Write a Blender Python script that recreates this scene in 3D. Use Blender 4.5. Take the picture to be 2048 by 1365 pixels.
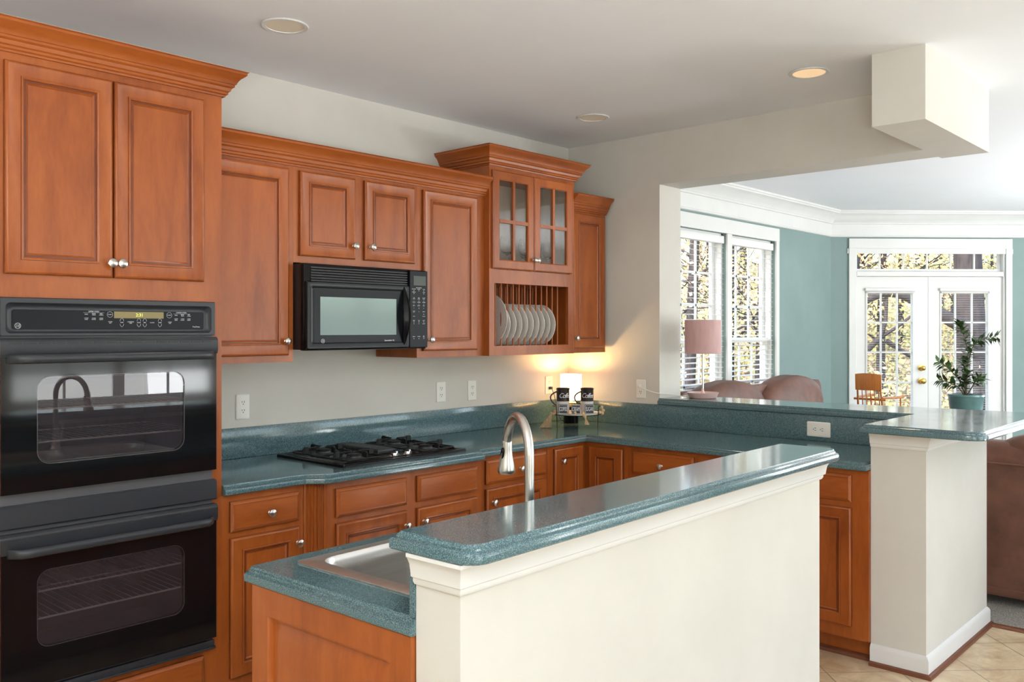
import bpy, bmesh, math, random
from mathutils import Vector, Matrix
R = math.radians
random.seed(7)
for o in list(bpy.data.objects): bpy.data.objects.remove(o)
S = bpy.context.scene
COL = S.collection

# ---------------------------------------------------------------- camera
cam = bpy.data.cameras.new('camera'); camo = bpy.data.objects.new('camera', cam); COL.objects.link(camo)
camo.location = (0, 0, 1.514); camo.rotation_euler = (R(90), 0, R(-47.41))
cam.sensor_width = 36; cam.lens = 1769/2048*36; cam.shift_y = -22.5/2048; cam.clip_end = 300
S.camera = camo
S.view_settings.view_transform = 'Standard'; S.view_settings.look = 'None'
S.view_settings.gamma = 1; S.view_settings.exposure = 0.24; S.view_settings.use_curve_mapping = False

# ---------------------------------------------------------------- sky, sun, daylight at the windows, added fill lights
W = bpy.data.worlds.new('sky'); S.world = W; W.use_nodes = True
nt = W.node_tree; nt.nodes.clear()
wo = nt.nodes.new('ShaderNodeOutputWorld'); bg = nt.nodes.new('ShaderNodeBackground'); sky = nt.nodes.new('ShaderNodeTexSky')
sky.sky_type = 'NISHITA'; sky.sun_disc = False; sky.sun_elevation = R(38); sky.sun_rotation = R(-90); sky.air_density = 1.0; sky.dust_density = 2.5
bg.inputs['Strength'].default_value = 0.85
nt.links.new(sky.outputs[0], bg.inputs[0]); nt.links.new(bg.outputs[0], wo.inputs[0])
def lamp_light(kind, name, loc, energy, color=(1, 1, 1), rot=(0, 0, 0), **kw):
    l = bpy.data.lights.new(name, kind); l.energy = energy; l.color = color
    for k, v in kw.items(): setattr(l, k, v)
    o = bpy.data.objects.new(name, l); COL.objects.link(o); o.location = loc; o.rotation_euler = rot
    return o
lamp_light('SUN', 'sun', (0, 0, 20), 2.8, (1.0, .95, .86), (0, R(-50), R(-14)), angle=R(1))
YF, XL, XE = -3.2, -1.7, 10.55       # front wall, left wall, family room end wall
FRONT = [(-1.1, 1.5, 0.75, 2.45), (3.0, 5.2, 0.75, 2.35), (6.0, 9.4, .3, 2.45)]   # window openings in the front wall
for i, (a, b, z0, z1) in enumerate(FRONT):
    lamp_light('AREA', 'daylight_front', ((a+b)/2, YF-.32, (z0+z1)/2), (16, 12, 24)[i], (.93, .97, 1.0), (R(90), 0, 0), shape='RECTANGLE', size=b-a, size_y=z1-z0)
    lamp_light('AREA', 'low_bounce_fill', ((a+b)/2, YF-3.4, .25), (160, 50, 200)[i], (.95, .98, 1.0), (R(97), 0, 0), shape='RECTANGLE', size=b-a+1.6, size_y=1.3)  # added panel low outside, brightens the ceiling and upper walls
END = (-2.3, 1.2, .3, 2.45)
lamp_light('AREA', 'daylight_end', (XE+.32, (END[0]+END[1])/2, 1.4), 45, (1, .99, .98), (R(90), 0, R(90)), shape='RECTANGLE', size=END[1]-END[0], size_y=2.1)
lamp_light('AREA', 'low_bounce_fill', (XE+3.4, (END[0]+END[1])/2, 0.35), 200, (.95, .98, 1.0), (R(97), 0, R(90)), shape='RECTANGLE', size=5, size_y=.8)  # same added fill panel, beyond the end wall

for x, y, e in ((-.6, -.5, 165), (6.3, -1.3, 80), (8.6, -.6, 115)):      # added fill without any fixture, thrown up at the ceiling
    lamp_light('AREA', 'ceiling_fill', (x, y, 1.25), e, (.93, .965, 1.0), (R(180), 0, 0), shape='DISK', size=.9)

# ---------------------------------------------------------------- helpers
def tag(o, label=None, cat=None, group=None, kind=None):
    if label: o['label'] = label
    if cat: o['category'] = cat
    if group: o['group'] = group
    if kind: o['kind'] = kind
    return o
def thing(name, label, cat, loc=(0, 0, 0), rz=0, group=None):
    o = bpy.data.objects.new(name, None); COL.objects.link(o); o.location = loc; o.rotation_euler = (0, 0, rz)
    o.empty_display_size = .05
    return tag(o, label, cat, group)
def mesh(name, bm, mat, parent=None, smooth=35, label=None, off=None):
    bm.normal_update()
    me = bpy.data.meshes.new(name); bm.to_mesh(me); bm.free()
    if off is not None: me.transform(Matrix.Translation(off))
    for m in (mat if isinstance(mat, (list, tuple)) else [mat]): me.materials.append(m)
    if smooth:
        me.shade_smooth(); me.set_sharp_from_angle(angle=R(smooth))
    o = bpy.data.objects.new(name, me); COL.objects.link(o)
    if parent is not None: o.parent = parent
    if label: o['label'] = label
    return o
def struct(name, bm, mat, parent=None, smooth=0):
    o = mesh(name, bm, mat, parent, smooth)
    if parent is None: o['kind'] = 'structure'
    return o
def world_mesh(name, bm, mat, parent, **k):     # mesh given in world coordinates under an unrotated thing
    return mesh(name, bm, mat, parent, off=-Vector(parent.location), **k)
def BM(): return bmesh.new()
def box(bm, x0, x1, y0, y1, z0, z1, mi=0, bev=0):
    vs = [bm.verts.new((x, y, z)) for x in (x0, x1) for y in (y0, y1) for z in (z0, z1)]
    f = []
    for q in ((0, 1, 3, 2), (4, 6, 7, 5), (0, 4, 5, 1), (2, 3, 7, 6), (0, 2, 6, 4), (1, 5, 7, 3)):
        fc = bm.faces.new([vs[i] for i in q]); fc.material_index = mi; f.append(fc)
    bmesh.ops.recalc_face_normals(bm, faces=f)
    if bev:
        es = list({e for fc in f for e in fc.edges})
        bmesh.ops.bevel(bm, geom=es, offset=bev, segments=2, affect='EDGES', profile=.5, clamp_overlap=True)
    return vs
def B(*a, **k):
    bm = BM(); box(bm, *a, **k); return bm
def loft(bm, loops, cap0=True, cap1=True, closed=True, mi=0):
    L = [[bm.verts.new(p) for p in lp] for lp in loops]; fs = []
    n = len(L[0])
    for a, b in zip(L, L[1:]):
        for i in range(n if closed else n-1):
            j = (i+1) % n
            try: f = bm.faces.new((a[i], a[j], b[j], b[i])); f.material_index = mi; fs.append(f)
            except ValueError: pass
    if cap0:
        f = bm.faces.new(L[0][::-1]); f.material_index = mi; fs.append(f)
    if cap1:
        f = bm.faces.new(L[-1]); f.material_index = mi; fs.append(f)
    bmesh.ops.recalc_face_normals(bm, faces=fs)
    return L
def lathe(bm, prof, n=28, c=(0, 0, 0), mi=0, axis='Z'):
    loops = []
    for r, z in prof:
        lp = []
        for i in range(n):
            a = 2*math.pi*i/n; x, y = max(r, 1e-5)*math.cos(a), max(r, 1e-5)*math.sin(a)
            lp.append((c[0]+x, c[1]+y, c[2]+z) if axis == 'Z' else ((c[0]+x, c[1]-z, c[2]+y) if axis == 'Y' else (c[0]+z, c[1]+x, c[2]+y)))
        loops.append(lp)
    return loft(bm, loops, True, True, True, mi)
def tube(bm, pts, r, n=10, mi=0, caps=True):
    pts = [Vector(p) for p in pts]; rs = r if isinstance(r, (list, tuple)) else [r]*len(pts)
    loops = []; up = None
    for i, p in enumerate(pts):
        t = (pts[min(i+1, len(pts)-1)]-pts[max(i-1, 0)]).normalized()
        if up is None:
            up = Vector((0, 0, 1)) if abs(t.z) < .9 else Vector((1, 0, 0))
        s = t.cross(up).normalized(); up = s.cross(t).normalized()
        loops.append([p+s*rs[i]*math.cos(2*math.pi*k/n)+up*rs[i]*math.sin(2*math.pi*k/n) for k in range(n)])
    return loft(bm, loops, caps, caps, True, mi)
def rr(x0, x1, y0, y1, r, n=5):
    out = []
    for cx, cy, a0 in ((x1-r, y1-r, 0), (x0+r, y1-r, 90), (x0+r, y0+r, 180), (x1-r, y0+r, 270)):
        for i in range(n+1):
            a = R(a0+90*i/n); out.append((cx+r*math.cos(a), cy+r*math.sin(a)))
    return out
def offset(poly, d):            # poly counter-clockwise, d>0 goes inwards; one distance per edge i -> i+1
    n = len(poly); out = []
    for i in range(n):
        p0, p1, p2 = Vector(poly[i-1]), Vector(poly[i]), Vector(poly[(i+1) % n])
        e1, e2 = (p1-p0).normalized(), (p2-p1).normalized()
        n1, n2 = Vector((-e1.y, e1.x)), Vector((-e2.y, e2.x))
        d1, d2 = d[i-1], d[i]
        den = e1.x*e2.y-e1.y*e2.x
        if abs(den) < 1e-4: out.append(tuple(p1+n1*d1)); continue
        a, b = p1+n1*d1, p1+n2*d2
        t = ((b.x-a.x)*e2.y-(b.y-a.y)*e2.x)/den
        out.append(tuple(a+e1*t))
    return out
OGEE = [(.017, 0), (.0165, -.003), (.0135, -.0065), (.0115, -.008), (.011, -.0125), (.006, -.0135), (.0015, -.0165), (0, -.021), (0, -.035), (.003, -.038)]
def slab(poly, z, edges, holes=(), prof=OGEE):
    """worktop with a moulded edge; edges: 1 where the edge is moulded, 0 where it meets a wall"""
    bm = BM(); n = len(poly)
    loops = []
    for o, dz in prof:
        q = offset(poly, [o*e for e in edges]); loops.append([(x, y, z+dz) for x, y in q])
    L = loft(bm, loops, not holes, not holes)
    if holes:
        hs = []
        for h in holes:
            H = loft(bm, [[(x, y, z) for x, y in h], [(x, y, z+prof[-1][1]) for x, y in h]], False, False)
            for f in H[0][0].link_faces: pass
            hs.append(H)
        for k, lv in ((0, L[0]), (-1, L[-1])):
            es = []
            for ring in [lv]+[H[k] for H in hs]:
                m = len(ring)
                for i in range(m):
                    e = bm.edges.get((ring[i], ring[(i+1) % m])) or bm.edges.new((ring[i], ring[(i+1) % m])); es.append(e)
            bmesh.ops.triangle_fill(bm, use_beauty=True, use_dissolve=True, edges=es)
        bmesh.ops.recalc_face_normals(bm, faces=bm.faces[:])
    return bm
def sweep(bm, path, prof, closed=False, side=1, mi=0):
    """profile [(out, z)] along a path of (x, y) points; out is to the right of the path for side=1"""
    n = len(path); P = [Vector(p) for p in path]; loops = []
    for i in range(n):
        a = P[i-1] if (i > 0 or closed) else None; b = P[(i+1) % n] if (i < n-1 or closed) else None
        e1 = (P[i]-a).normalized() if a is not None else (b-P[i]).normalized()
        e2 = (b-P[i]).normalized() if b is not None else e1
        n1, n2 = Vector((e1.y, -e1.x))*side, Vector((e2.y, -e2.x))*side
        m = (n1+n2); m = m/(m.dot(n1)) if m.length > 1e-6 else n1
        loops.append([(P[i].x+m.x*o, P[i].y+m.y*o, z) for o, z in prof])
    if closed: loops.append(loops[0])
    loft(bm, loops, not closed, not closed, True, mi)
def text(name, s, size, loc, mat, parent, rot=(90, 0, 0), depth=.0004, align='CENTER', shear=0, label=None, spacing=1):
    c = bpy.data.curves.new(name, 'FONT'); c.body = s; c.size = size; c.align_x = align; c.align_y = 'CENTER'; c.extrude = depth; c.shear = shear; c.resolution_u = 3; c.space_character = spacing
    t = bpy.data.objects.new(name+'_tmp', c); COL.objects.link(t)
    bpy.context.view_layer.update()
    me = bpy.data.meshes.new_from_object(t.evaluated_get(bpy.context.evaluated_depsgraph_get()))
    bpy.data.objects.remove(t); bpy.data.curves.remove(c)
    me.materials.clear(); me.materials.append(mat)
    o = bpy.data.objects.new(name, me); COL.objects.link(o); o.parent = parent; o.location = loc; o.rotation_euler = [R(a) for a in rot]
    if label: o['label'] = label
    return o
def join_text(name, items, mat, parent):     # many small printed words as one printed legend
    bm = BM()
    for s, size, loc in items:
        c = bpy.data.curves.new('t', 'FONT'); c.body = s; c.size = size; c.align_x = 'CENTER'; c.align_y = 'CENTER'; c.extrude = .0003; c.resolution_u = 2
        t = bpy.data.objects.new('t', c); COL.objects.link(t); bpy.context.view_layer.update()
        me = bpy.data.meshes.new_from_object(t.evaluated_get(bpy.context.evaluated_depsgraph_get()))
        me.transform(Matrix.Translation(loc) @ Matrix.Rotation(R(90), 4, 'X')); bm.from_mesh(me)
        bpy.data.objects.remove(t); bpy.data.curves.remove(c); bpy.data.meshes.remove(me)
    return bm

# ---------------------------------------------------------------- materials
def M(name, col, rough=.5, metal=0, spec=.5, coat=0, emit=None, es=0, coatr=.1, sheen=0):
    m = bpy.data.materials.new(name); m.use_nodes = True; b = m.node_tree.nodes['Principled BSDF']
    c = tuple(col) if len(col) == 4 else (*col, 1)
    b.inputs['Base Color'].default_value = c; b.inputs['Roughness'].default_value = rough; b.inputs['Metallic'].default_value = metal
    b.inputs['Specular IOR Level'].default_value = spec; b.inputs['Coat Weight'].default_value = coat; b.inputs['Coat Roughness'].default_value = coatr
    if emit: b.inputs['Emission Color'].default_value = (*emit, 1); b.inputs['Emission Strength'].default_value = es
    return m
def srgb(r, g, b):
    f = lambda v: (v/255/12.92) if v/255 <= .04045 else ((v/255+.055)/1.055)**2.4
    return (f(r), f(g), f(b))
def nodes(m): return m.node_tree, m.node_tree.nodes['Principled BSDF']
def noise_mix(m, scale, stops, coords='Object', detail=4, rough=.6, vec=(1, 1, 1), bump=0, bscale=None, bdist=.001, rand=False, distort=0):
    t, b = nodes(m); N = t.nodes.new; L = t.links.new
    tc = N('ShaderNodeTexCoord'); mp = N('ShaderNodeMapping'); mp.inputs['Scale'].default_value = vec
    L(tc.outputs[coords], mp.inputs[0]); src = mp.outputs[0]
    if rand:
        oi = N('ShaderNodeObjectInfo'); ml = N('ShaderNodeMath'); ml.operation = 'MULTIPLY'; ml.inputs[1].default_value = 37
        L(oi.outputs['Random'], ml.inputs[0]); ad = N('ShaderNodeVectorMath'); ad.operation = 'ADD'; L(src, ad.inputs[0]); L(ml.outputs[0], ad.inputs[1]); src = ad.outputs[0]
    nz = N('ShaderNodeTexNoise'); nz.inputs['Scale'].default_value = scale; nz.inputs['Detail'].default_value = detail; nz.inputs['Roughness'].default_value = rough; nz.inputs['Distortion'].default_value = distort
    L(src, nz.inputs['Vector']); cr = N('ShaderNodeValToRGB'); L(nz.outputs[0], cr.inputs[0])
    while len(cr.color_ramp.elements) < len(stops): cr.color_ramp.elements.new(.5)
    for e, (p, c) in zip(cr.color_ramp.elements, stops): e.position = p; e.color = (*c, 1)
    L(cr.outputs[0], b.inputs['Base Color'])
    if bump:
        bp = N('ShaderNodeBump'); bp.inputs['Strength'].default_value = bump; bp.inputs['Distance'].default_value = bdist
        n2 = nz
        if bscale: n2 = N('ShaderNodeTexNoise'); n2.inputs['Scale'].default_value = bscale; n2.inputs['Detail'].default_value = 3; L(tc.outputs[coords], n2.inputs['Vector'])
        L(n2.outputs[0], bp.inputs['Height']); L(bp.outputs[0], b.inputs['Normal'])
    return cr, nz, mp
def wood(name, c, vec, coat=.12):
    m = M(name, c, .34, spec=.45, coat=coat, coatr=.22)
    t, b = nodes(m); N = t.nodes.new; L = t.links.new
    tc = N('ShaderNodeTexCoord'); oi = N('ShaderNodeObjectInfo'); ml = N('ShaderNodeMath'); ml.operation = 'MULTIPLY'; ml.inputs[1].default_value = 53
    L(oi.outputs['Random'], ml.inputs[0]); ad = N('ShaderNodeVectorMath'); ad.operation = 'ADD'; L(tc.outputs['Object'], ad.inputs[0]); L(ml.outputs[0], ad.inputs[1])
    mp = N('ShaderNodeMapping'); mp.inputs['Scale'].default_value = vec; L(ad.outputs[0], mp.inputs[0])
    big = N('ShaderNodeTexNoise'); big.inputs['Scale'].default_value = 1.6; big.inputs['Detail'].default_value = 5; big.inputs['Roughness'].default_value = .62; big.inputs['Distortion'].default_value = .6; L(mp.outputs[0], big.inputs['Vector'])
    fine = N('ShaderNodeTexNoise'); fine.inputs['Scale'].default_value = 22; fine.inputs['Detail'].default_value = 3; L(mp.outputs[0], fine.inputs['Vector'])
    mix = N('ShaderNodeMix'); mix.data_type = 'FLOAT'; mix.inputs[0].default_value = .18; L(big.outputs[0], mix.inputs[2]); L(fine.outputs[0], mix.inputs[3])
    cr = N('ShaderNodeValToRGB'); L(mix.outputs[0], cr.inputs[0])
    e = cr.color_ramp.elements; e[0].position = .3; e[1].position = .7
    e[0].color = (c[0]*.66, c[1]*.56, c[2]*.5, 1); e[1].color = (min(1, c[0]*1.22), c[1]*1.34, c[2]*1.45, 1)
    k = e.new(.5); k.color = (*c, 1)
    L(cr.outputs[0], b.inputs['Base Color'])
    return m
def laminate(name, d, mid, l):
    m = M(name, mid, .22, spec=.5, coat=.35, coatr=.07)
    t, b = nodes(m); N = t.nodes.new; L = t.links.new
    tc = N('ShaderNodeTexCoord')
    n1 = N('ShaderNodeTexNoise'); n1.inputs['Scale'].default_value = 400; n1.inputs['Detail'].default_value = 2; n1.inputs['Roughness'].default_value = .7; L(tc.outputs['Object'], n1.inputs['Vector'])
    cr = N('ShaderNodeValToRGB'); L(n1.outputs[0], cr.inputs[0]); e = cr.color_ramp.elements
    e[0].position = .40; e[0].color = (*d, 1); e[1].position = .66; e[1].color = (*l, 1); k = e.new(.52); k.color = (*mid, 1)
    L(cr.outputs[0], b.inputs['Base Color'])
    n2 = N('ShaderNodeTexNoise'); n2.inputs['Scale'].default_value = 5; n2.inputs['Detail'].default_value = 4; L(tc.outputs['Object'], n2.inputs['Vector'])
    mr = N('ShaderNodeMapRange'); mr.inputs[1].default_value = .35; mr.inputs[2].default_value = .7; mr.inputs[3].default_value = .10; mr.inputs[4].default_value = .17; L(n2.outputs[0], mr.inputs[0]); L(mr.outputs[0], b.inputs['Roughness'])
    return m
def thin_glass(name, tint=(1, 1, 1), ior=1.5, tr=.0, mixin=None):
    m = bpy.data.materials.new(name); m.use_nodes = True; t = m.node_tree; t.nodes.clear(); N = t.nodes.new; L = t.links.new
    o = N('ShaderNodeOutputMaterial'); mx = N('ShaderNodeMixShader'); lw = N('ShaderNodeLayerWeight'); lw.inputs[0].default_value = .5
    f0 = ((ior-1)/(ior+1))**2; pw = N('ShaderNodeMath'); pw.operation = 'POWER'; pw.inputs[1].default_value = 5; L(lw.outputs['Facing'], pw.inputs[0])
    fr = N('ShaderNodeMath'); fr.operation = 'MULTIPLY_ADD'; fr.inputs[1].default_value = 1-f0; fr.inputs[2].default_value = f0; L(pw.outputs[0], fr.inputs[0])
    tp = N('ShaderNodeBsdfTransparent'); tp.inputs[0].default_value = (*tint, 1); g = N('ShaderNodeBsdfGlossy'); g.inputs['Roughness'].default_value = tr
    L(fr.outputs[0], mx.inputs[0]); L(tp.outputs[0], mx.inputs[1]); L(g.outputs[0], mx.inputs[2]); L(mx.outputs[0], o.inputs[0])
    if mixin:
        df = N('ShaderNodeBsdfDiffuse'); df.inputs[0].default_value = (*mixin[0], 1); m2 = N('ShaderNodeMixShader'); m2.inputs[0].default_value = mixin[1]
        L(tp.outputs[0], m2.inputs[1]); L(df.outputs[0], m2.inputs[2]); L(m2.outputs[0], mx.inputs[1])
    return m
WOOD = srgb(158, 82, 31)
m_wv = wood('cherry_wood_vertical', WOOD, (4.2, 4.2, .9))
m_wh = wood('cherry_wood_horizontal', WOOD, (.9, .9, 4.2))
m_wd = wood('cherry_wood_plain', srgb(150, 78, 40), (3, 3, 3))
m_shoe = wood('dark_shoe_moulding_wood', srgb(112, 66, 46), (3, 3, 3))
m_glaze = wood('dark_groove_glaze', srgb(112, 52, 24), (3, 3, 3))
m_lam = laminate('teal_laminate', srgb(54, 80, 87), srgb(80, 108, 114), srgb(122, 148, 149))
m_wall = M('cream_wall_paint', srgb(226, 221, 208), .85, spec=.25); noise_mix(m_wall, 2.2, [(.3, srgb(208, 204, 195)), (.7, srgb(215, 212, 203))], bump=.12, bscale=260, bdist=.0006)
m_green = M('sage_green_wall_paint', srgb(132, 164, 156), .8, spec=.25); noise_mix(m_green, 1.5, [(.3, srgb(133, 154, 151)), (.7, srgb(141, 162, 159))], bump=.1, bscale=240, bdist=.0006)
m_ceil = M('white_ceiling_paint', srgb(236, 240, 246), .9, spec=.2); noise_mix(m_ceil, 1.2, [(.3, srgb(237, 239, 241)), (.7, srgb(241, 243, 245))], bump=.1, bscale=200, bdist=.0006)
m_trim = M('white_gloss_trim', srgb(240, 240, 238), .35); noise_mix(m_trim, 3, [(.3, srgb(224, 224, 221)), (.7, srgb(230, 230, 227))])
m_blk = M('black_enamel', (.006, .006, .007), .22, spec=.22)
m_blk2 = M('black_painted_metal', (.035, .038, .044), .38, spec=.5); noise_mix(m_blk2, 600, [(.35, (.022, .024, .029)), (.7, (.034, .037, .044))])
m_blkm = M('matt_black_plastic', (.02, .02, .022), .5)
m_panelblk = M('dark_grey_control_glass', (.008, .009, .012), .3, spec=.18)
m_iron = M('cast_iron', (.008, .008, .008), .5, spec=.3); noise_mix(m_iron, 300, [(.3, (.005, .005, .005)), (.7, (.012, .012, .012))])
m_nickel = M('brushed_nickel', (.62, .59, .55), .28, metal=1); noise_mix(m_nickel, 40, [(.3, (.56, .53, .49)), (.7, (.68, .65, .61))], vec=(1, 1, .05))
m_steel = M('stainless_steel', (.72, .71, .70), .33, metal=1); noise_mix(m_steel, 60, [(.3, (.6, .59, .57)), (.7, (.7, .69, .67))], vec=(.05, 1, 1))
m_chrome = M('chrome', (.75, .75, .75), .08, metal=1)
m_brass = M('polished_brass', srgb(214, 178, 96), .18, metal=1)
m_white_p = M('white_plastic', srgb(236, 234, 226), .35)
m_slot = M('outlet_slot_dark', (.03, .03, .03), .6)
m_print = M('white_printed_ink', (.75, .76, .78), .5)
m_bfoil = M('printed_ink_grey', (.5, .52, .54), .4, metal=.3)
m_plate = M('white_china', srgb(246, 243, 236), .2, coat=.4)
m_glass = thin_glass('window_glass', (.98, .99, .985), 1.16)
m_cabglass = thin_glass('cabinet_glass', (.93, .93, .92))
m_oveng = thin_glass('oven_door_glass', (.66, .62, .64), 1.7, .012, mixin=((.16, .145, .17), .12))
m_doorblk = M('black_door_glass', (.006, .006, .007), .06, spec=.6)
m_mwg = M('microwave_window_glass', srgb(96, 112, 110), .09, spec=.9, metal=.35)
m_stem = bpy.data.materials.new('clear_stemware'); m_stem.use_nodes = True
_b = m_stem.node_tree.nodes['Principled BSDF']; _b.inputs['Transmission Weight'].default_value = 1; _b.inputs['Roughness'].default_value = .02; _b.inputs['IOR'].default_value = 1.45; _b.inputs['Base Color'].default_value = (1, 1, 1, 1)
m_int = M('cabinet_interior', srgb(170, 154, 136), .6); noise_mix(m_int, 5, [(.3, srgb(196, 182, 164)), (.7, srgb(208, 194, 176))], vec=(6, 6, 1))
m_leather = M('brown_leather', srgb(112, 74, 66), .45, spec=.35); noise_mix(m_leather, 6, [(.3, srgb(94, 62, 50)), (.7, srgb(124, 84, 68))], bump=.35, bscale=90, bdist=.002)
m_pink = M('pink_lampshade_fabric', srgb(206, 168, 166), .8); noise_mix(m_pink, 40, [(.3, srgb(200, 160, 158)), (.7, srgb(211, 175, 172))], vec=(1, 1, .2))
m_pinkb = M('pink_enamel', srgb(226, 192, 184), .3)
m_shadeglow = M('lit_lampshade', (.9, .8, .6), .8, emit=(1.0, .78, .45), es=3.2)
m_canglow = M('lit_downlight_lens', (.5, .42, .32), .6, emit=(1.0, .66, .36), es=.62)
m_cream_lens = M('cream_downlight_baffle', srgb(238, 228, 208), .7)
m_tan = M('natural_jute', srgb(200, 174, 136), .9); noise_mix(m_tan, 120, [(.3, srgb(178, 150, 112)), (.7, srgb(214, 190, 154))], vec=(1, 1, .1))
m_bead = M('pale_wood_bead', srgb(204, 172, 130), .5)
m_mugd = M('dark_mug_glaze', srgb(48, 38, 36), .25, coat=.4)
m_mugw = M('white_mug_glaze', srgb(222, 218, 212), .25, coat=.4)
m_sign = M('black_board', srgb(38, 42, 48), .5)
m_orange = wood('honey_chair_wood', srgb(196, 122, 58), (6, 6, 1))
m_leaf = M('houseplant_leaf', srgb(52, 78, 42), .4); noise_mix(m_leaf, 9, [(.3, srgb(38, 60, 30)), (.7, srgb(74, 104, 50))])
m_stemg = M('houseplant_stem', srgb(78, 72, 44), .7)
m_tealpot = M('teal_glazed_pot', srgb(84, 122, 120), .3, coat=.4); noise_mix(m_tealpot, 7, [(.3, srgb(74, 110, 110)), (.7, srgb(96, 134, 131))])
m_soil = M('potting_soil', srgb(60, 46, 36), .95); noise_mix(m_soil, 60, [(.3, srgb(40, 30, 22)), (.7, srgb(80, 62, 48))])
m_display = M('amber_display', srgb(122, 108, 64), .3, emit=srgb(150, 130, 60), es=.12)
m_digit = M('lit_clock_digits', (.6, .65, .1), .5, emit=(.75, .72, .12), es=.8)
m_blind = M('white_blind_slat', srgb(236, 236, 234), .45)
m_tile = M('beige_floor_tile', srgb(205, 182, 146), .3, spec=.5)
def tile_nodes():
    t, b = nodes(m_tile); N = t.nodes.new; L = t.links.new
    tc = N('ShaderNodeTexCoord'); mp = N('ShaderNodeMapping'); mp.inputs['Rotation'].default_value = (0, 0, R(45)); mp.inputs['Location'].default_value = (.1, .12, 0)
    L(tc.outputs['Object'], mp.inputs[0])
    br = N('ShaderNodeTexBrick'); br.offset = 0; br.inputs['Scale'].default_value = 1; br.inputs['Brick Width'].default_value = .33; br.inputs['Row Height'].default_value = .33; br.inputs['Mortar Size'].default_value = .0035; br.inputs['Mortar Smooth'].default_value = .3
    L(mp.outputs[0], br.inputs['Vector'])
    n = N('ShaderNodeTexNoise'); n.inputs['Scale'].default_value = 5; n.inputs['Detail'].default_value = 8; n.inputs['Roughness'].default_value = .7; n.inputs['Distortion'].default_value = 1.2; L(mp.outputs[0], n.inputs['Vector'])
    cr = N('ShaderNodeValToRGB'); e = cr.color_ramp.elements; e[0].position = .32; e[0].color = (*srgb(178, 148, 112), 1); e[1].position = .68; e[1].color = (*srgb(224, 206, 174), 1); L(n.outputs[0], cr.inputs[0])
    br.inputs['Mortar'].default_value = (*srgb(150, 132, 108), 1)
    L(cr.outputs[0], br.inputs['Color1']); L(cr.outputs[0], br.inputs['Color2']); L(br.outputs['Color'], b.inputs['Base Color'])
    bp = N('ShaderNodeBump'); bp.invert = True; bp.inputs['Strength'].default_value = .5; bp.inputs['Distance'].default_value = .002; L(br.outputs['Fac'], bp.inputs['Height']); L(bp.outputs[0], b.inputs['Normal'])
tile_nodes()
m_carpet = M('grey_beige_carpet', srgb(150, 142, 134), .95, spec=.1); noise_mix(m_carpet, 180, [(.35, srgb(112, 106, 100)), (.65, srgb(186, 180, 170))], detail=3, bump=.8, bscale=300, bdist=.004)
m_ground = M('leaf_litter_ground', srgb(176, 156, 120), .95); noise_mix(m_ground, 3, [(.38, srgb(52, 44, 36)), (.5, srgb(120, 106, 70)), (.62, srgb(160, 150, 112))], detail=12, rough=.8)
m_bark = M('grey_tree_bark', srgb(70, 64, 66), .9); noise_mix(m_bark, 8, [(.3, srgb(36, 32, 35)), (.7, srgb(68, 62, 65))], vec=(3, 3, .6), bump=.5, bdist=.02)
def leafmat(name, a, b_):
    m = M(name, a, .7); noise_mix(m, .9, [(.3, a), (.7, b_)], detail=6)
    b = m.node_tree.nodes['Principled BSDF']; return m
m_fol1 = leafmat('yellow_autumn_leaves', srgb(196, 176, 104), srgb(224, 206, 150))
m_fol2 = leafmat('russet_leaves', srgb(176, 142, 110), srgb(214, 186, 160))
m_fol3 = leafmat('olive_leaves', srgb(142, 148, 88), srgb(190, 190, 128))

# ================================================================ SETTING
YB, XR, ZC = 3.747, 4.637, 2.733
JX = 4.877                       # family-room side of the right wall
DC = Vector((8.93, 3.747)); DE = Vector((.70711, -.70711)); DN = Vector((-.70711, -.70711))   # diagonal wall: corner, direction, inward normal
XEc = DC + DE*2.29               # end of the diagonal wall
bm = BM()
for f in ([(XL, YF), (4.97, YF), (4.97, YB+.1), (XL, YB+.1)],): 
    v = [bm.verts.new((x, y, 0)) for x, y in f]; v2 = [bm.verts.new((x, y, -.1)) for x, y in f]
    bm.faces.new(v); bm.faces.new(v2[::-1])
    for i in range(4): bm.faces.new((v[i], v[(i+1) % 4], v2[(i+1) % 4], v2[i]))
bmesh.ops.recalc_face_normals(bm, faces=bm.faces[:])
struct('floor_tile', bm, m_tile)
bm = BM(); pf = [(5.01, YF), (XE+.1, YF), (XE+.1, XEc.y), (DC.x+.1, YB+.1), (5.01, YB+.1)]
loft(bm, [[(x, y, .004) for x, y in pf], [(x, y, -.1) for x, y in pf]]); struct('floor_carpet', bm, m_carpet)
bm = BM(); sweep(bm, [(4.99, YF), (4.99, 1.255)], [(-.022, 0), (-.022, .006), (-.012, .014), (.012, .014), (.022, .006), (.022, 0)])
struct('trim_threshold', bm, m_shoe)
struct('ceiling', B(XL-.1, XE+.1, YF-.1, YB+.2, ZC, ZC+.1), m_ceil)
# back wall with the family-room windows
WZ0, WZ1 = .62, 2.33
WIN = [(5.905, 6.755), (6.835, 7.665)]
bm = BM()
box(bm, XL-.12, XR+.001, YB, YB+.14, 0, ZC)
struct('wall_back', bm, m_wall)
bm = BM()
box(bm, XR+.001, WIN[0][0], YB, YB+.14, 0, ZC); box(bm, WIN[1][1], DC.x+.06, YB, YB+.14, 0, ZC)
box(bm, WIN[0][0], WIN[1][1], YB, YB+.14, WZ1, ZC); box(bm, WIN[0][0], WIN[1][1], YB, YB+.14, 0, WZ0); box(bm, WIN[0][1], WIN[1][0], YB, YB+.14, WZ0, WZ1)
struct('wall_window_side', bm, m_green)
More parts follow.
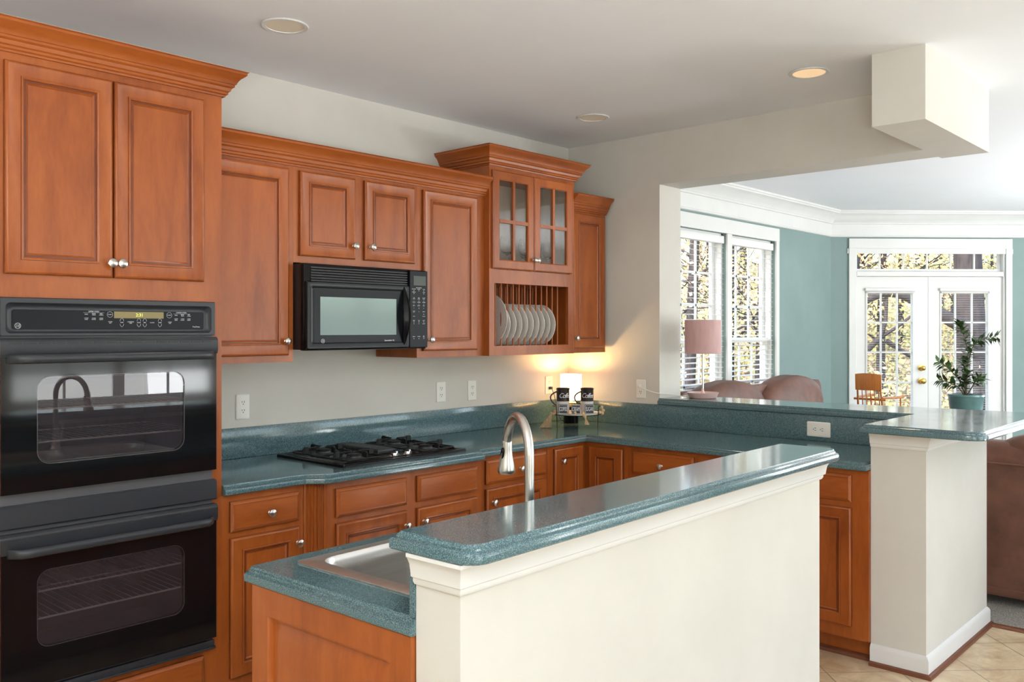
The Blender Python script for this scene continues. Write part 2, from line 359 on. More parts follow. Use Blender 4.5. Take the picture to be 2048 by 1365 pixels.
# right wall: pier beside the corner, header over the pass-through, half wall and the end pillar
bm = BM(); box(bm, XR, JX, 3.025, YB, 0, ZC); box(bm, XR, JX, 1.477, 3.025, 2.412, ZC)
box(bm, XR, JX, 1.515, 3.025, 0, 1.054)
struct('wall_right', bm, m_wall)
struct('wall_pillar', B(4.05, 4.985, 1.277, 1.515, 0, 1.054), m_wall)
struct('wall_soffit', B(3.961, 4.93, 1.252, 1.477, 2.412, ZC), m_wall)
struct('wall_left', B(XL-.12, XL, YF-.12, YB, 0, ZC), m_wall)
bm = BM(); xs = [XL]
for a, b, z0, z1 in FRONT:
    box(bm, xs[-1], a, YF-.12, YF, 0, ZC); box(bm, a, b, YF-.12, YF, 0, z0); box(bm, a, b, YF-.12, YF, z1, ZC); xs.append(b)
box(bm, xs[-1], XE, YF-.12, YF, 0, ZC); struct('wall_front', bm, m_wall)
bm = BM(); a, b, z0, z1 = END
box(bm, XE, XE+.12, YF-.12, a, 0, ZC); box(bm, XE, XE+.12, b, XEc.y, 0, ZC); box(bm, XE, XE+.12, a, b, 0, z0); box(bm, XE, XE+.12, a, b, z1, ZC)
struct('wall_end', bm, m_green)
# diagonal wall, built in a local frame: x along the wall, y outwards
DM = Matrix.Translation((DC.x, DC.y, 0)) @ Matrix.Rotation(R(-45), 4, 'Z')
def diag(o): o.matrix_world = DM; return o
DO = (.262, 1.835)
bm = BM(); box(bm, 0, DO[0], 0, .14, 0, ZC); box(bm, DO[1], 2.31, 0, .14, 0, ZC); box(bm, DO[0], DO[1], 0, .14, 2.36, ZC)
diag(struct('wall_door_side', bm, m_green))
# crown moulding of the family room with deep frieze
CR = [(0, 2.468), (.012, 2.468), (.022, 2.474), (.022, 2.484), (.014, 2.490), (.014, 2.60), (.026, 2.606), (.026, 2.616), (.040, 2.630), (.062, 2.668), (.10, 2.694), (.118, 2.700), (.118, 2.712), (.128, 2.716), (.128, ZC), (0, ZC)]
bm = BM(); sweep(bm, [(JX, YB), (DC.x, YB), (XEc.x, XEc.y), (XE, YF)], CR); struct('trim_1', bm, m_trim, smooth=30)
bm = BM(); sweep(bm, [(JX, 1.48), (JX, YB)], CR); struct('trim_2', bm, m_trim, smooth=30)
# mouldings under the bar tops
CAP = [(0, .985), (.006, .985), (.010, .992), (.010, .999), (.016, 1.003), (.017, 1.012), (.020, 1.030), (.027, 1.044), (.030, 1.046), (.030, 1.054), (0, 1.054)]
bm = BM(); sweep(bm, [(4.05, 1.5145), (4.05, 1.277), (4.985, 1.277), (4.985, 1.515)], CAP, side=1)
struct('trim_3', bm, m_trim, smooth=30)
BASE = [(0, .018), (.014, .018), (.014, .075), (.010, .085), (.004, .092), (0, .094)]
SHOE = [(0, 0), (.030, 0), (.030, .006), (.026, .014), (.018, .019), (0, .020)]
for nm, path, sd in (('baseboard_pillar', [(4.05, 1.5145), (4.05, 1.277), (4.985, 1.277), (4.985, 1.515)], 1),
                     ('baseboard_window_side', [(JX, YB), (DC.x, YB), (DC.x+DE.x*.17, DC.y+DE.y*.17)], 1)):
    bm = BM(); sweep(bm, path, BASE, side=sd); struct(nm, bm, m_trim, smooth=30)
    if 'pillar' in nm: bm = BM(); sweep(bm, path, SHOE, side=sd); struct('trim_4', bm, m_shoe, smooth=30)

# ---- windows
def sash(bm, x0, x1, z0, z1, cols, rows, y, fw=.045, mw=.020, d=.03):
    box(bm, x0, x0+fw, y, y+d, z0, z1); box(bm, x1-fw, x1, y, y+d, z0, z1)
    box(bm, x0+fw, x1-fw, y, y+d, z1-fw, z1); box(bm, x0+fw, x1-fw, y, y+d, z0, z0+fw)
    for i in range(1, cols):
        x = x0+fw+(x1-x0-2*fw)*i/cols; box(bm, x-mw/2, x+mw/2, y+.008, y+d-.008, z0+fw, z1-fw)
    for i in range(1, rows):
        z = z0+fw+(z1-z0-2*fw)*i/rows; box(bm, x0+fw, x1-fw, y+.008, y+d-.008, z-mw/2, z+mw/2)
for i, (a, b) in enumerate(WIN):
    w = thing('window_%d' % (i+1), None, None, (a, YB, WZ0)); w['kind'] = 'structure'
    bm = BM(); y = YB+.03
    box(bm, a, a+.02, y, YB+.14, WZ0, WZ1); box(bm, b-.02, b, y, YB+.14, WZ0, WZ1); box(bm, a, b, y, YB+.14, WZ1-.02, WZ1); box(bm, a, b, y, YB+.14, WZ0, WZ0+.03)
    world_mesh('window_frame', bm, m_trim, w, smooth=0)
    bm = BM(); sash(bm, a+.02, b-.02, 1.40, WZ1-.02, 3, 3, YB+.095); world_mesh('sash', bm, m_trim, w, smooth=0)
    bm = BM(); sash(bm, a+.02, b-.02, WZ0+.03, 1.445, 3, 2, YB+.062); world_mesh('sash', bm, m_trim, w, smooth=0)
    world_mesh('pane', B(a+.06, b-.06, YB+.108, YB+.111, 1.44, WZ1-.06), m_glass, w, smooth=0)
    world_mesh('pane', B(a+.06, b-.06, YB+.075, YB+.078, WZ0+.07, 1.40), m_glass, w, smooth=0)
    t = thing('window_blind', ['white slatted blind in the left family room window behind the pink lamp', 'white slatted blind in the right family room window beside the sage wall'][i], 'window blind', (a, YB, WZ1))
    world_mesh('headrail', B(a+.022, b-.022, YB+.0, YB+.055, WZ1-.085, WZ1-.022, bev=.004), m_blind, t)
    bm = BM(); z = WZ1-.12; k = 0
    while z > WZ0+.07:
        vs = box(bm, a+.026, b-.026, YB+.004, YB+.052, z, z+.0022)
        for v in vs: v.co.z += (v.co.y-(YB+.028))*.12
        z -= .044; k += 1
    world_mesh('slats', bm, m_blind, t, smooth=0)
    bm = BM()
    for fx in (.15, .5, .85): tube(bm, [(a+(b-a)*fx, YB+.028, z+.03), (a+(b-a)*fx, YB+.028, WZ1-.09)], .0012, 5)
    world_mesh('cord', bm, m_blind, t)
    world_mesh('bottom_rail', B(a+.026, b-.026, YB+.006, YB+.050, z+.01, z+.028, bev=.003), m_blind, t)
CAS = [(0, 0), (.0, .012), (.008, .018), (.055, .022), (.062, .018), (.065, 0)]
bm = BM(); a, b = WIN[0][0], WIN[1][1]; y = YB
box(bm, b, b+.06, y-.02, y, WZ0-.02, WZ1+.06, bev=.004); box(bm, a-.06, a, y-.02, y, WZ0-.02, WZ1+.06, bev=.004)
box(bm, a-.06, b+.06, y-.022, y, WZ1, WZ1+.12, bev=.004); box(bm, WIN[0][1]-.0, WIN[1][0]+.0, y-.02, y, WZ0, WZ1, bev=.004)
box(bm, a-.09, b+.09, y-.06, y, WZ0-.05, WZ0-.01, bev=.005); box(bm, a-.06, b+.06, y-.018, y, WZ0-.13, WZ0-.05, bev=.004)
struct('trim_5', bm, m_trim)
for i, (a, b, z0, z1) in enumerate(FRONT):
    w = thing('window_%d' % (i+3), None, None, (a, YF, z0)); w['kind'] = 'structure'
    bm = BM(); n = 2 if i else 3
    for k in range(n): sash(bm, a+(b-a)*k/n, a+(b-a)*(k+1)/n, z0, z1, 2, 3, YF-.09, fw=.06, mw=.025)
    world_mesh('window_frame', bm, m_trim, w, smooth=0)
    world_mesh('pane', B(a+.05, b-.05, YF-.078, YF-.075, z0+.05, z1-.05), m_glass, w, smooth=0)
# ---- French doors and transom on the diagonal wall (local frame)
d0 = thing('window_6', None, None); d0['kind'] = 'structure'; diag(d0)
bm = BM(); sash(bm, DO[0]+.0, DO[1], 2.115, 2.36, 6, 1, .06, fw=.032, mw=.016); mesh('window_frame', bm, m_trim, d0, 0)
mesh('pane', B(DO[0]+.03, DO[1]-.03, .072, .076, 2.14, 2.335), m_glass, d0, 0)
bm = BM()
box(bm, .182, DO[0]-.004, -.022, 0, 0, 2.454, bev=.004); box(bm, DO[1]+.004, 1.905, -.022, 0, 0, 2.454, bev=.004); box(bm, .182, 1.905, -.024, 0, 2.352, 2.455, bev=.004)
box(bm, DO[0]-.004, DO[1]+.004, .0, .12, 2.068, 2.115); box(bm, DO[0]-.004, DO[0]+.012, 0, .13, 0, 2.355); box(bm, DO[1]-.012, DO[1]+.004, 0, .13, 0, 2.355)
box(bm, .17, 1.917, -.012, 0, 2.30, 2.352)
diag(struct('trim_6', bm, m_trim))
GL = [(.375, .890), (1.160, 1.690)]
for i, (x0, x1) in enumerate(((DO[0]+.012, 1.035), (1.039, DO[1]-.012))):
    d = thing('door_%d' % (i+1), None, None); d['kind'] = 'structure'; diag(d)
    g0, g1 = GL[i]; bm = BM(); y0, y1 = .03, .074
    box(bm, x0, g0, y0, y1, .02, 2.064); box(bm, g1, x1, y0, y1, .02, 2.064); box(bm, g0, g1, y0, y1, 1.91, 2.064); box(bm, g0, g1, y0, y1, .02, .30)
    fr = .018
    for q in ((g0, g1, 1.892, 1.91), (g0, g1, .30, .318), (g0, g0+fr, .30, 1.91), (g1-fr, g1, .30, 1.91)): box(bm, q[0], q[1], y0-.008, y1, q[2], q[3])
    mesh('door_leaf', bm, m_trim, d, 0)
    bm = BM()
    for k in (1, 2): x = g0+(g1-g0)*k/3; box(bm, x-.008, x+.008, .045, .062, .31, 1.90)
    for z in (1.59, 1.28, .967, .655): box(bm, g0+.01, g1-.01, .045, .062, z-.009, z+.009)
    mesh('muntins', bm, m_trim, d, 0)
    mesh('pane', B(g0+.01, g1-.01, .052, .055, .31, 1.90), m_glass, d, 0)
    t = thing('door_blind', ['white mini blind over the glass of the left French door', 'white mini blind over the glass of the right French door behind the plant'][i], 'window blind'); diag(t)
    mesh('headrail', B(g0-.01, g1+.01, -.004, .02, 1.915, 1.945, bev=.003), m_blind, t)
    bm = BM(); z = 1.90
    while z > .34:
        box(bm, g0+.004, g1-.004, .004, .020, z, z+.0009); z -= .024
    mesh('slats', bm, m_blind, t, 0)
    mesh('bottom_rail', B(g0+.0, g1-.0, .002, .02, .315, .33), m_blind, t)
    if i == 0:
        for z, r in ((1.117, .024), (.983, .029)):
            bm = BM(); lathe(bm, [(.001, 0), (.032, .001), (.032, .006), (.012, .012), (.011, .03), (r, .038), (r, .055), (r*.6, .064), (.001, .066)], 20, (.962, .03, z), axis='Y')
            mesh('door_knob' if r > .025 else 'deadbolt', bm, m_brass, d, label='brass')

# ================================================================ CABINETRY
def rect_loft(bm, x0, x1, z0, z1, prof, mi=0, back=True, glaze=()):     # prof: (inset, out towards -y); glaze: rings that hold dark glaze
    loops = [[(x0+i, -o, z0+i), (x1-i, -o, z0+i), (x1-i, -o, z1-i), (x0+i, -o, z1-i)] for i, o in prof]
    L = loft(bm, loops, back, True, True, mi)
    for g in glaze:
        for i in range(4):
            e = bm.edges.get((L[g][i], L[g][(i+1) % 4])); e2 = bm.edges.get((L[g+1][i], L[g+1][(i+1) % 4]))
            for f in set(e.link_faces) & set(e2.link_faces): f.material_index = 1
DOORP = [(0, 0), (0, .011), (.002, .015), (.006, .018), (.009, .019), (.010, .0185), (.046, .0185), (.047, .021), (.051, .022), (.055, .020), (.056, .015), (.060, .015), (.063, .016), (.067, .012), (.069, .0105), (.070, .0105)]
DRAWP = [(0, 0), (0, .011), (.003, .014), (.008, .017), (.012, .019), (.0135, .0185), (.020, .0195)]
def knob(parent, x, z, y=-.0185, s=1):
    bm = BM(); lathe(bm, [(.001, 0), (.009*s, 0), (.0085*s, .002), (.0055*s, .004), (.005*s, .012), (.008*s, .016), (.0150*s, .019), (.0165*s, .022), (.0155*s, .026), (.009*s, .0295), (.001, .031)], 20, (x, y, z), axis='Y')
    return mesh('knob', bm, m_nickel, parent, label='round brushed nickel knob')
def c_door(t, x0, x1, z0, z1, kx=None, kz=None, y=0):
    bm = BM(); rect_loft(bm, x0, x1, z0, z1, DOORP, glaze=(0, 6, 10, 11, 14)); d = mesh('door', bm, [m_wv, m_glaze], t, 28)
    d.location = (0, y, 0)
    if kx is not None: knob(d, kx, kz)
    return d
def c_drawer(t, x0, x1, z0, z1, kx=None, kz=None, y=0):
    bm = BM(); rect_loft(bm, x0, x1, z0, z1, DRAWP, glaze=(0, 4)); d = mesh('drawer', bm, [m_wh, m_glaze], t, 28); d.location = (0, y, 0)
    if kx is not None: knob(d, kx, kz, -.0195)
    return d
SK = 'cherry stained'
# ---- tall oven cabinet; local frame: x along the wall from x=0.93, y=0 face plane
TF = 3.127
t = thing('oven_cabinet', 'tall cherry wood oven cabinet with crown, left edge of the kitchen', 'cabinet', (0, TF, 0))
bm = BM()
OX0, OX1, OZ0, OZ1 = .962, 1.716, .296, 1.622
x0, x1, D = .925, 1.75, YB-TF-.001
box(bm, x0, OX0+.01, 0, D, 0, 2.47); box(bm, OX1-.01, x1, 0, D, 0, 2.47)
box(bm, OX0+.01, OX1-.01, 0, D, OZ1-.008, 2.47); box(bm, OX0+.01, OX1-.01, 0, D, .1, OZ0+.01); box(bm, OX0+.01, OX1-.01, D-.02, D, OZ0+.01, OZ1-.008)
box(bm, x0+.02, x1-.0, .06, D, 0, .1)
mesh('carcass', bm, m_wv, t, 0)
c_door(t, .986, 1.329, 1.695, 2.383, 1.318, 1.745); c_door(t, 1.335, 1.672, 1.695, 2.383, 1.353, 1.745)
c_drawer(t, .986, 1.672, .115, .282)
CROWN = [(0, -.10), (.010, -.10), (.012, -.094), (.018, -.090), (.018, -.082), (.024, -.078), (.028, -.066), (.036, -.060), (.036, -.052), (.040, -.050), (.044, -.040), (.052, -.028), (.064, -.018), (.070, -.012), (.070, -.004), (.076, 0), (0, 0)]
def crown(path, zt, s=1.0):
    bm = BM(); sweep(bm, path, [(o, zt+z*s) for o, z in CROWN]); return bm
mesh('crown', crown([(x0, D), (x0, 0), (x1, 0), (x1, D)], 2.505, .95), m_wh, t, 28)
# ---- wall cabinets
UF = 3.417; UD = YB-UF-.001
def wall_cab(label, x0, x1, z0, z1, face=UF, name='wall_cabinet'):
    t = thing(name, label, 'cabinet', (0, face, 0)); mesh('carcass', B(x0, x1, 0, YB-face-.001, z0, z1), m_wv, t, 0); return t
t = wall_cab('cherry wall cabinet with one tall door between the oven tower and the microwave', 1.752, 2.262, 1.37, 2.25)
c_door(t, 1.79, 2.232, 1.400, 2.234, 2.212, 1.463)
t = wall_cab('short two-door cherry wall cabinet directly above the microwave', 2.2625, 2.998, 1.818, 2.25)
c_door(t, 2.290, 2.600, 1.849, 2.234, 2.585, 1.912); c_door(t, 2.656, 2.975, 1.849, 2.234, 2.688, 1.914)
t = wall_cab('cherry wall cabinet with one tall door right of the microwave', 2.9985, 3.489, 1.37, 2.25)
c_door(t, 3.032, 3.424, 1.405, 2.234, 3.070, 1.463)
t = thing('crown_moulding', 'long cherry crown moulding above the microwave and its side cabinets', 'moulding', (1.752, UF, 2.35))
world_mesh('moulding_run', crown([(1.752, UF), (3.489, UF)], 2.350), m_wh, t, smooth=28)
t = wall_cab('narrow cherry wall cabinet in the corner right of the plate rack', 4.236, 4.604, 1.37, 2.25)
c_door(t, 4.262, 4.572, 1.400, 2.236, 4.274, 1.462)
mesh('crown', crown([(4.236, 0), (4.604, 0)], 2.350), m_wh, t, 28)
# ---- glass and plate rack cabinet
PF = 3.378; PD = YB-PF-.001; x0, x1 = 3.49, 4.235
t = thing('plate_rack_cabinet', 'tall cherry wall cabinet with glass doors above an open plate rack', 'cabinet', (0, PF, 0))
bm = BM()
box(bm, x0, x0+.019, 0, PD, 1.37, 2.48); box(bm, x1-.019, x1, 0, PD, 1.37, 2.48)
box(bm, x0+.019, x1-.019, 0, PD, 1.37, 1.424); box(bm, x0+.019, x1-.019, 0, PD, 1.773, 1.850); box(bm, x0+.019, x1-.019, 0, PD, 2.40, 2.48)
box(bm, x0+.019, 3.532, 0, .02, 1.424, 1.773); box(bm, 4.178, x1-.019, 0, .02, 1.424, 1.773)
box(bm, x0+.019, 3.532, 0, .02, 1.850, 2.40); box(bm, 4.19, x1-.019, 0, .02, 1.850, 2.40); box(bm, 3.835, 3.862, 0, .02, 1.850, 2.40)
mesh('carcass', bm, m_wv, t, 0)
mesh('back_panel', B(x0+.019, x1-.019, PD-.012, PD, 1.85, 2.40), m_int, t, 0, label='pale interior back panel')
mesh('back_panel', B(x0+.019, x1-.019, PD-.012, PD, 1.424, 1.773), m_wd, t, 0)
bm = BM(); box(bm, x0+.019, x0+.023, .022, PD-.013, 1.852, 2.398); mesh('interior_lining', bm, m_int, t, 0)
mesh('interior_lining', B(x1-.023, x1-.019, .022, PD-.013, 1.852, 2.398), m_int, t, 0)
for a, b, kx in ((3.506, 3.846, 3.836), (3.851, 4.199, 3.861)):
    bm = BM(); z0, z1 = 1.852, 2.397; s = .052
    fr = [(0, 0), (0, .012), (.006, .018), (s-.006, .018), (s, .014), (s, 0)]
    loft(bm, [[(a+i, -o, z0+i), (b-i, -o, z0+i), (b-i, -o, z1-i), (a+i, -o, z1-i)] for i, o in fr], False, False)
    mx = (a+b)/2; mz = (z0+z1)/2-.006
    box(bm, mx-.009, mx+.009, -.016, -.002, z0+s, z1-s); box(bm, a+s, b-s, -.0155, -.0025, mz-.010, mz+.010)
    d = mesh('door', bm, m_wv, t, 28)
    mesh('glass_pane', B(a+s-.004, b-s+.004, -.006, -.004, z0+s-.004, z1-s+.004), m_cabglass, d, 0, label='clear glass')
    knob(d, kx, 1.915, s=.9)
for k in range(12):
    bm = BM(); x = 3.584+.0495*k; tube(bm, [(x, .045, 1.424), (x, .045, 1.773)], .0048, 8); mesh('dowel', bm, m_wv, t)
for k in range(12):
    bm = BM(); x = 3.584+.0495*k; tube(bm, [(x, .245, 1.424), (x, .245, 1.773)], .0048, 8); mesh('dowel', bm, m_wv, t)
mesh('crown', crown([(x0, PD), (x0, 0), (x1, 0), (x1, PD)], 2.520, 1.0), m_wh, t, 28)

# ---- base cabinets on the back wall (face planes 3.13 and 3.08), countertop at 0.914
def base_cab(label, x0, x1, face, loc=None, rz=0, depth=None, name='base_cabinet'):
    t = thing(name, label, 'cabinet', (0, face, 0) if loc is None else loc, rz)
    bm = BM(); D = depth or YB-face-.001
    box(bm, x0, x1, 0, D, .10, .875); box(bm, x0, x1, .07, D, .02, .10)
    mesh('carcass', bm, m_wv, t, 0)
    return t
t = base_cab('cherry base cabinet beside the oven tower, one drawer over one door', 1.7505, 2.120, 3.13)
c_drawer(t, 1.783, 2.095, .727, .846, 1.951, .782); c_door(t, 1.783, 2.095, .160, .703, 2.082, .638)
t = base_cab('wide cherry base cabinet bumped out under the gas cooktop', 2.205, 3.125, 3.08)
c_drawer(t, 2.244, 2.634, .720, .842); c_drawer(t, 2.696, 3.087, .722, .842)
c_door(t, 2.244, 2.634, .160, .694, 2.620, .627); c_door(t, 2.696, 3.087, .160, .694, 2.728, .629)
# fluted diagonal pilasters beside the bump-out
for (xa, ya, xb, yb, lab) in ((2.122, 3.13, 2.204, 3.08, 'fluted cherry pilaster left of the cooktop base cabinet'), (3.126, 3.08, 3.172, 3.13, 'fluted cherry pilaster right of the cooktop base cabinet')):
    L_ = math.hypot(xb-xa, yb-ya); an = math.atan2(yb-ya, xb-xa)
    t = thing('pilaster', lab, 'pilaster', (xa, ya, 0), an)
    bm = BM(); n = 40; pts = []
    for i in range(n+1):
        u = i/n; w = (u-.12)/.76*5; dd = 0
        if 0 < w < 5: f_ = w % 1; dd = .009*math.sqrt(max(0, 1-((f_-.5)/.36)**2)) if abs(f_-.5) < .36 else 0
        pts.append((u*L_, dd))
    lo = [(x, y) for x, y in pts]
    loft(bm, [[(x, y, z) for x, y in lo]+[(L_, .05, z), (0, .05, z)] for z in (.10, .875)]); mesh('fluted_face', bm, m_wv, t, 25)
t = base_cab('cherry base cabinet right of the cooktop behind the faucet, drawer over door', 3.175, 3.690, 3.13)
c_drawer(t, 3.200, 3.665, .731, .851, 3.447, .785); c_door(t, 3.200, 3.665, .160, .706, 3.242, .636)
t = base_cab('cherry corner base cabinet with a narrow door facing the island', 3.692, 4.029, 3.13)
c_door(t, 3.738, 3.990, .160, .856, 3.795, .784)
# right run: local x = towards the camera (world -y), local y = world +x
def rc(label, a, b): return base_cab(label, 0, a-b, 0, (4.03, a, 0), R(-90), XR-4.03-.001)
t = rc('cherry corner base cabinet with a narrow door facing the oven', 3.742, 2.833)
c_door(t, .645, .88, .160, .850)
R3 = [(2.832, 2.798, 2.413, 2.393, 'cherry drawer base cabinet nearest the corner on the right run'), (2.392, 2.370, 1.995, 1.972, 'cherry base cabinet in the middle of the right run, hidden behind the bar'), (1.971, 1.950, 1.592, 1.5165, 'cherry base cabinet at the pillar end of the right run')]
for a, p, q, b, lab in R3:
    t = rc(lab, a, b)
    c_drawer(t, a-p, a-q, .727, .850, a-(p+q)/2, .785); c_door(t, a-p, a-q, .158, .700, a-p+.03, .64)
bm = BM(); sweep(bm, [(4.10, 1.5165), (4.10, 3.2), (1.76, 3.2)], SHOE, side=-1); struct('trim_7', bm, m_shoe)

# ---- L-shaped countertop, backsplash, bar ledge
CT = [(1.7515, 3.100), (2.085, 3.100), (2.110, 3.093), (2.165, 3.041), (2.195, 3.033), (3.105, 3.033), (3.155, 3.099), (3.998, 3.099), (3.998, 1.5165), (4.636, 1.5165), (4.636, 3.746), (1.7515, 3.746)]
ed = [1]*9+[1, 0, 0, 0, 0]
t = thing('countertop', 'long teal speckled countertop along the back wall and right run', 'countertop', (1.7515, 3.746, .914))
world_mesh('worktop', slab(CT, .914, ed), m_lam, t, smooth=24)
bm = BM(); box(bm, 1.7515, 4.636, 3.727, 3.746, .9145, 1.056, bev=.002); world_mesh('backsplash', bm, m_lam, t)
bm = BM(); box(bm, 4.618, 4.6365, 1.5165, 3.727, .9145, 1.0525, bev=.002); world_mesh('backsplash', bm, m_lam, t)
def rcorner(c, r, a0, n=6): return [(c[0]+r*math.cos(R(a0+90*i/n)), c[1]+r*math.sin(R(a0+90*i/n))) for i in range(n+1)]
PB = rcorner((4.035, 1.105), .08, 180)+[(5.13, 1.025), (5.02, 2.0), (4.955, 3.0245), (4.612, 3.0245), (4.612, 1.530), (3.955, 1.530)]
t = thing('bar_counter', 'teal raised bar top over the white pillar and along the pass-through', 'countertop', (4.6, 2, 1.092))
n = len(PB); ee = [1]*n; ee[9] = 0
world_mesh('bar_top', slab(PB, 1.092, [1]*7+[1, 1, 0, 1, 1, 1][:n-7], prof=OGEE), m_lam, t, smooth=30)

# ================================================================ ISLAND (turned slightly)
IA = R(1.6); IC = (1.205, 1.395, 0)
def isl(name, label, cat): return thing(name, label, cat, IC, IA)
IL = 1.835
def istruct(nm, bm, m, smooth=0):
    o = struct(nm, bm, m, None, smooth); o.location = IC; o.rotation_euler = (0, 0, IA); return o
istruct('wall_island', B(.018, IL, -.128, 0, 0, 1.054), m_wall)
bm = BM(); sweep(bm, [(.018, -.0005), (.018, -.128), (IL, -.128), (IL, -.0005)], CAP); istruct('trim_8', bm, m_trim, 30)
bm = BM(); sweep(bm, [(.018, -.0005), (.018, -.128), (IL, -.128), (IL, -.0005)], BASE); istruct('baseboard_island', bm, m_trim, 30)
t = isl('bar_counter', 'long narrow teal bar top in the foreground on the white half wall', 'countertop')
q = rcorner((.037, -.143), .05, 180)+rcorner((1.84, -.143), .05, 270)+[(1.89, .05), (-.013, .05)]
mesh('bar_top', slab(q, 1.093, [1]*len(q)), m_lam, t, 30)
t = isl('countertop', 'teal speckled island countertop holding the steel sink', 'countertop')
SX0, SX1, SY0, SY1 = .108, .93, .045, .555
q = [(0, .0), (1.85, 0), (1.85, .63), (.012, .63), (0, .618)]
mesh('worktop', slab(q, .914, [0, 1, 1, 1, 1], [rr(SX0+.02, SX1-.02, SY0+.02, SY1-.02, .03)]), m_lam, t, 30)
mesh('backsplash', B(.010, 1.83, .001, .012, .9145, 1.030), m_lam, t, 0)
t = isl('island_cabinet', 'cherry island cabinet with a raised end panel below the sink', 'cabinet')
D = .59
bm = BM(); 
box(bm, .022, .04, .002, D, 0, .875); box(bm, IL-.02, IL, .002, D, 0, .875); box(bm, .04, IL-.02, D-.02, D, .1, .875); box(bm, .04, IL-.02, .002, D-.02, .1, .13); box(bm, .04, IL-.02, .05, D-.08, 0, .1)
mesh('carcass', bm, m_wv, t, 0)
bm = BM(); rect_loft(bm, 0, .586, .02, .874, [(0, 0), (0, .0165), (.066, .0165), (.068, .012), (.070, .001), (.080, .001), (.084, .003), (.108, .010), (.118, .0115)])
o = mesh('end_panel', bm, m_wv, t, 25); o.location = (.022, .589, 0); o.rotation_euler = (0, 0, R(-90))
# ---- sink
t = isl('sink', 'stainless steel drop-in sink in the island countertop', 'sink')
bm = BM(); zt = .9185
hb = [(SX0+.042, (SX0+SX1)/2-.015), ((SX0+SX1)/2+.015, SX1-.042)]; hy = (SY0+.10, SY1-.035)
outer = rr(SX0, SX1, SY0, SY1, .02, 4)
lo = [[(x, y, .9145) for x, y in outer], [(x, y, zt-.001) for x, y in outer], [(x, y, zt) for x, y in rr(SX0+.003, SX1-.003, SY0+.003, SY1-.003, .018, 4)]]
L = loft(bm, lo, False, False); rings = [L[-1]]
for a, b in hb:
    h = [bm.verts.new((x, y, zt)) for x, y in rr(a, b, hy[0], hy[1], .055, 6)]; rings.append(h)
es = []
for ring in rings:
    for i in range(len(ring)):
        v = (ring[i], ring[(i+1) % len(ring)]); es.append(bm.edges.get(v) or bm.edges.new(v))
bmesh.ops.triangle_fill(bm, use_beauty=True, edges=es)
bmesh.ops.recalc_face_normals(bm, faces=bm.faces[:])
mesh('rim', bm, m_steel, t, 20)
for a, b in hb:
    bm = BM(); lo = []
    for i, z in ((0, zt), (.002, zt-.003), (.004, zt-.010), (.006, .905), (.008, .88), (.010, .76), (.016, .735), (.03, .725), (.05, .722)):
        lo.append([(x, y, z) for x, y in rr(a+i, b-i, hy[0]+i, hy[1]-i, max(.055-i*.3, .02), 6)])
    loft(bm, lo, False, True)
    for f in bm.faces: f.normal_flip()
    ba = mesh('basin', bm, m_steel, t, 40)
    bm = BM(); lathe(bm, [(.001, 0), (.038, 0), (.042, .0015), (.045, .001), (.046, 0)], 24, ((a+b)/2, (hy[0]+hy[1])/2, .7225)); mesh('drain', bm, m_chrome, ba)
# ---- faucet
fx, fy = 1.714, 1.515
t = thing('kitchen_faucet', 'brushed nickel gooseneck faucet with pull-down spray head over the island sink', 'faucet', (fx, fy, .9185), R(-29))
bm = BM(); lathe(bm, [(.001, 0), (.028, 0), (.028, .004), (.022, .012), (.018, .05), (.0145, .075), (.001, .075)], 28); mesh('base', bm, m_nickel, t)
pts = [(0, 0, z) for z in (.06, .12, .18, .24, .268)]; r = .092
for i in range(1, 19):
    a = math.pi*i/18; pts.append((0, r-r*math.cos(a), .268+r*1.02*math.sin(a)))
bm = BM(); tube(bm, pts, [.0125]*len(pts), 20); mesh('neck', bm, m_nickel, t, 60)
h = thing('spray_head', None, None); h.parent = t; h.location = (0, 2*r+.002, .252); h.rotation_euler = (R(6), 0, R(0))
bpy.data.objects.remove(h)
bm = BM(); lathe(bm, [(.001, 0), (.0135, 0), (.0142, -.003), (.0145, -.022), (.0165, -.042), (.021, -.063), (.0245, -.080), (.0245, -.089), (.022, -.092), (.001, -.092)], 28)
h = mesh('spray_head', bm, m_nickel, t, 40); h.location = (0, 2*r, .287); h.rotation_euler = (R(5), 0, 0)
bm = BM(); lathe(bm, [(.001, 0), (.004, .0012), (.0075, .0018), (.0085, .001), (.0088, -.002), (.001, -.002)], 20, (0, 0, 0), axis='Y')
for v in bm.verts: v.co.z *= 2.1
bu = mesh('button', bm, m_blk, h, label='black oval spray button'); bu.location = (-.0150, -.004, -.036); bu.rotation_euler = (R(0), R(8), R(-90))
bm = BM(); tube(bm, [(.016, 0, .045), (.034, 0, .05), (.04, -.005, .055)], [.009, .009, .008], 14); tube(bm, [(.036, 0, .05), (.048, 0, .10), (.06, 0, .14)], [.006, .0055, .005], 12); mesh('lever_handle', bm, m_nickel, t)

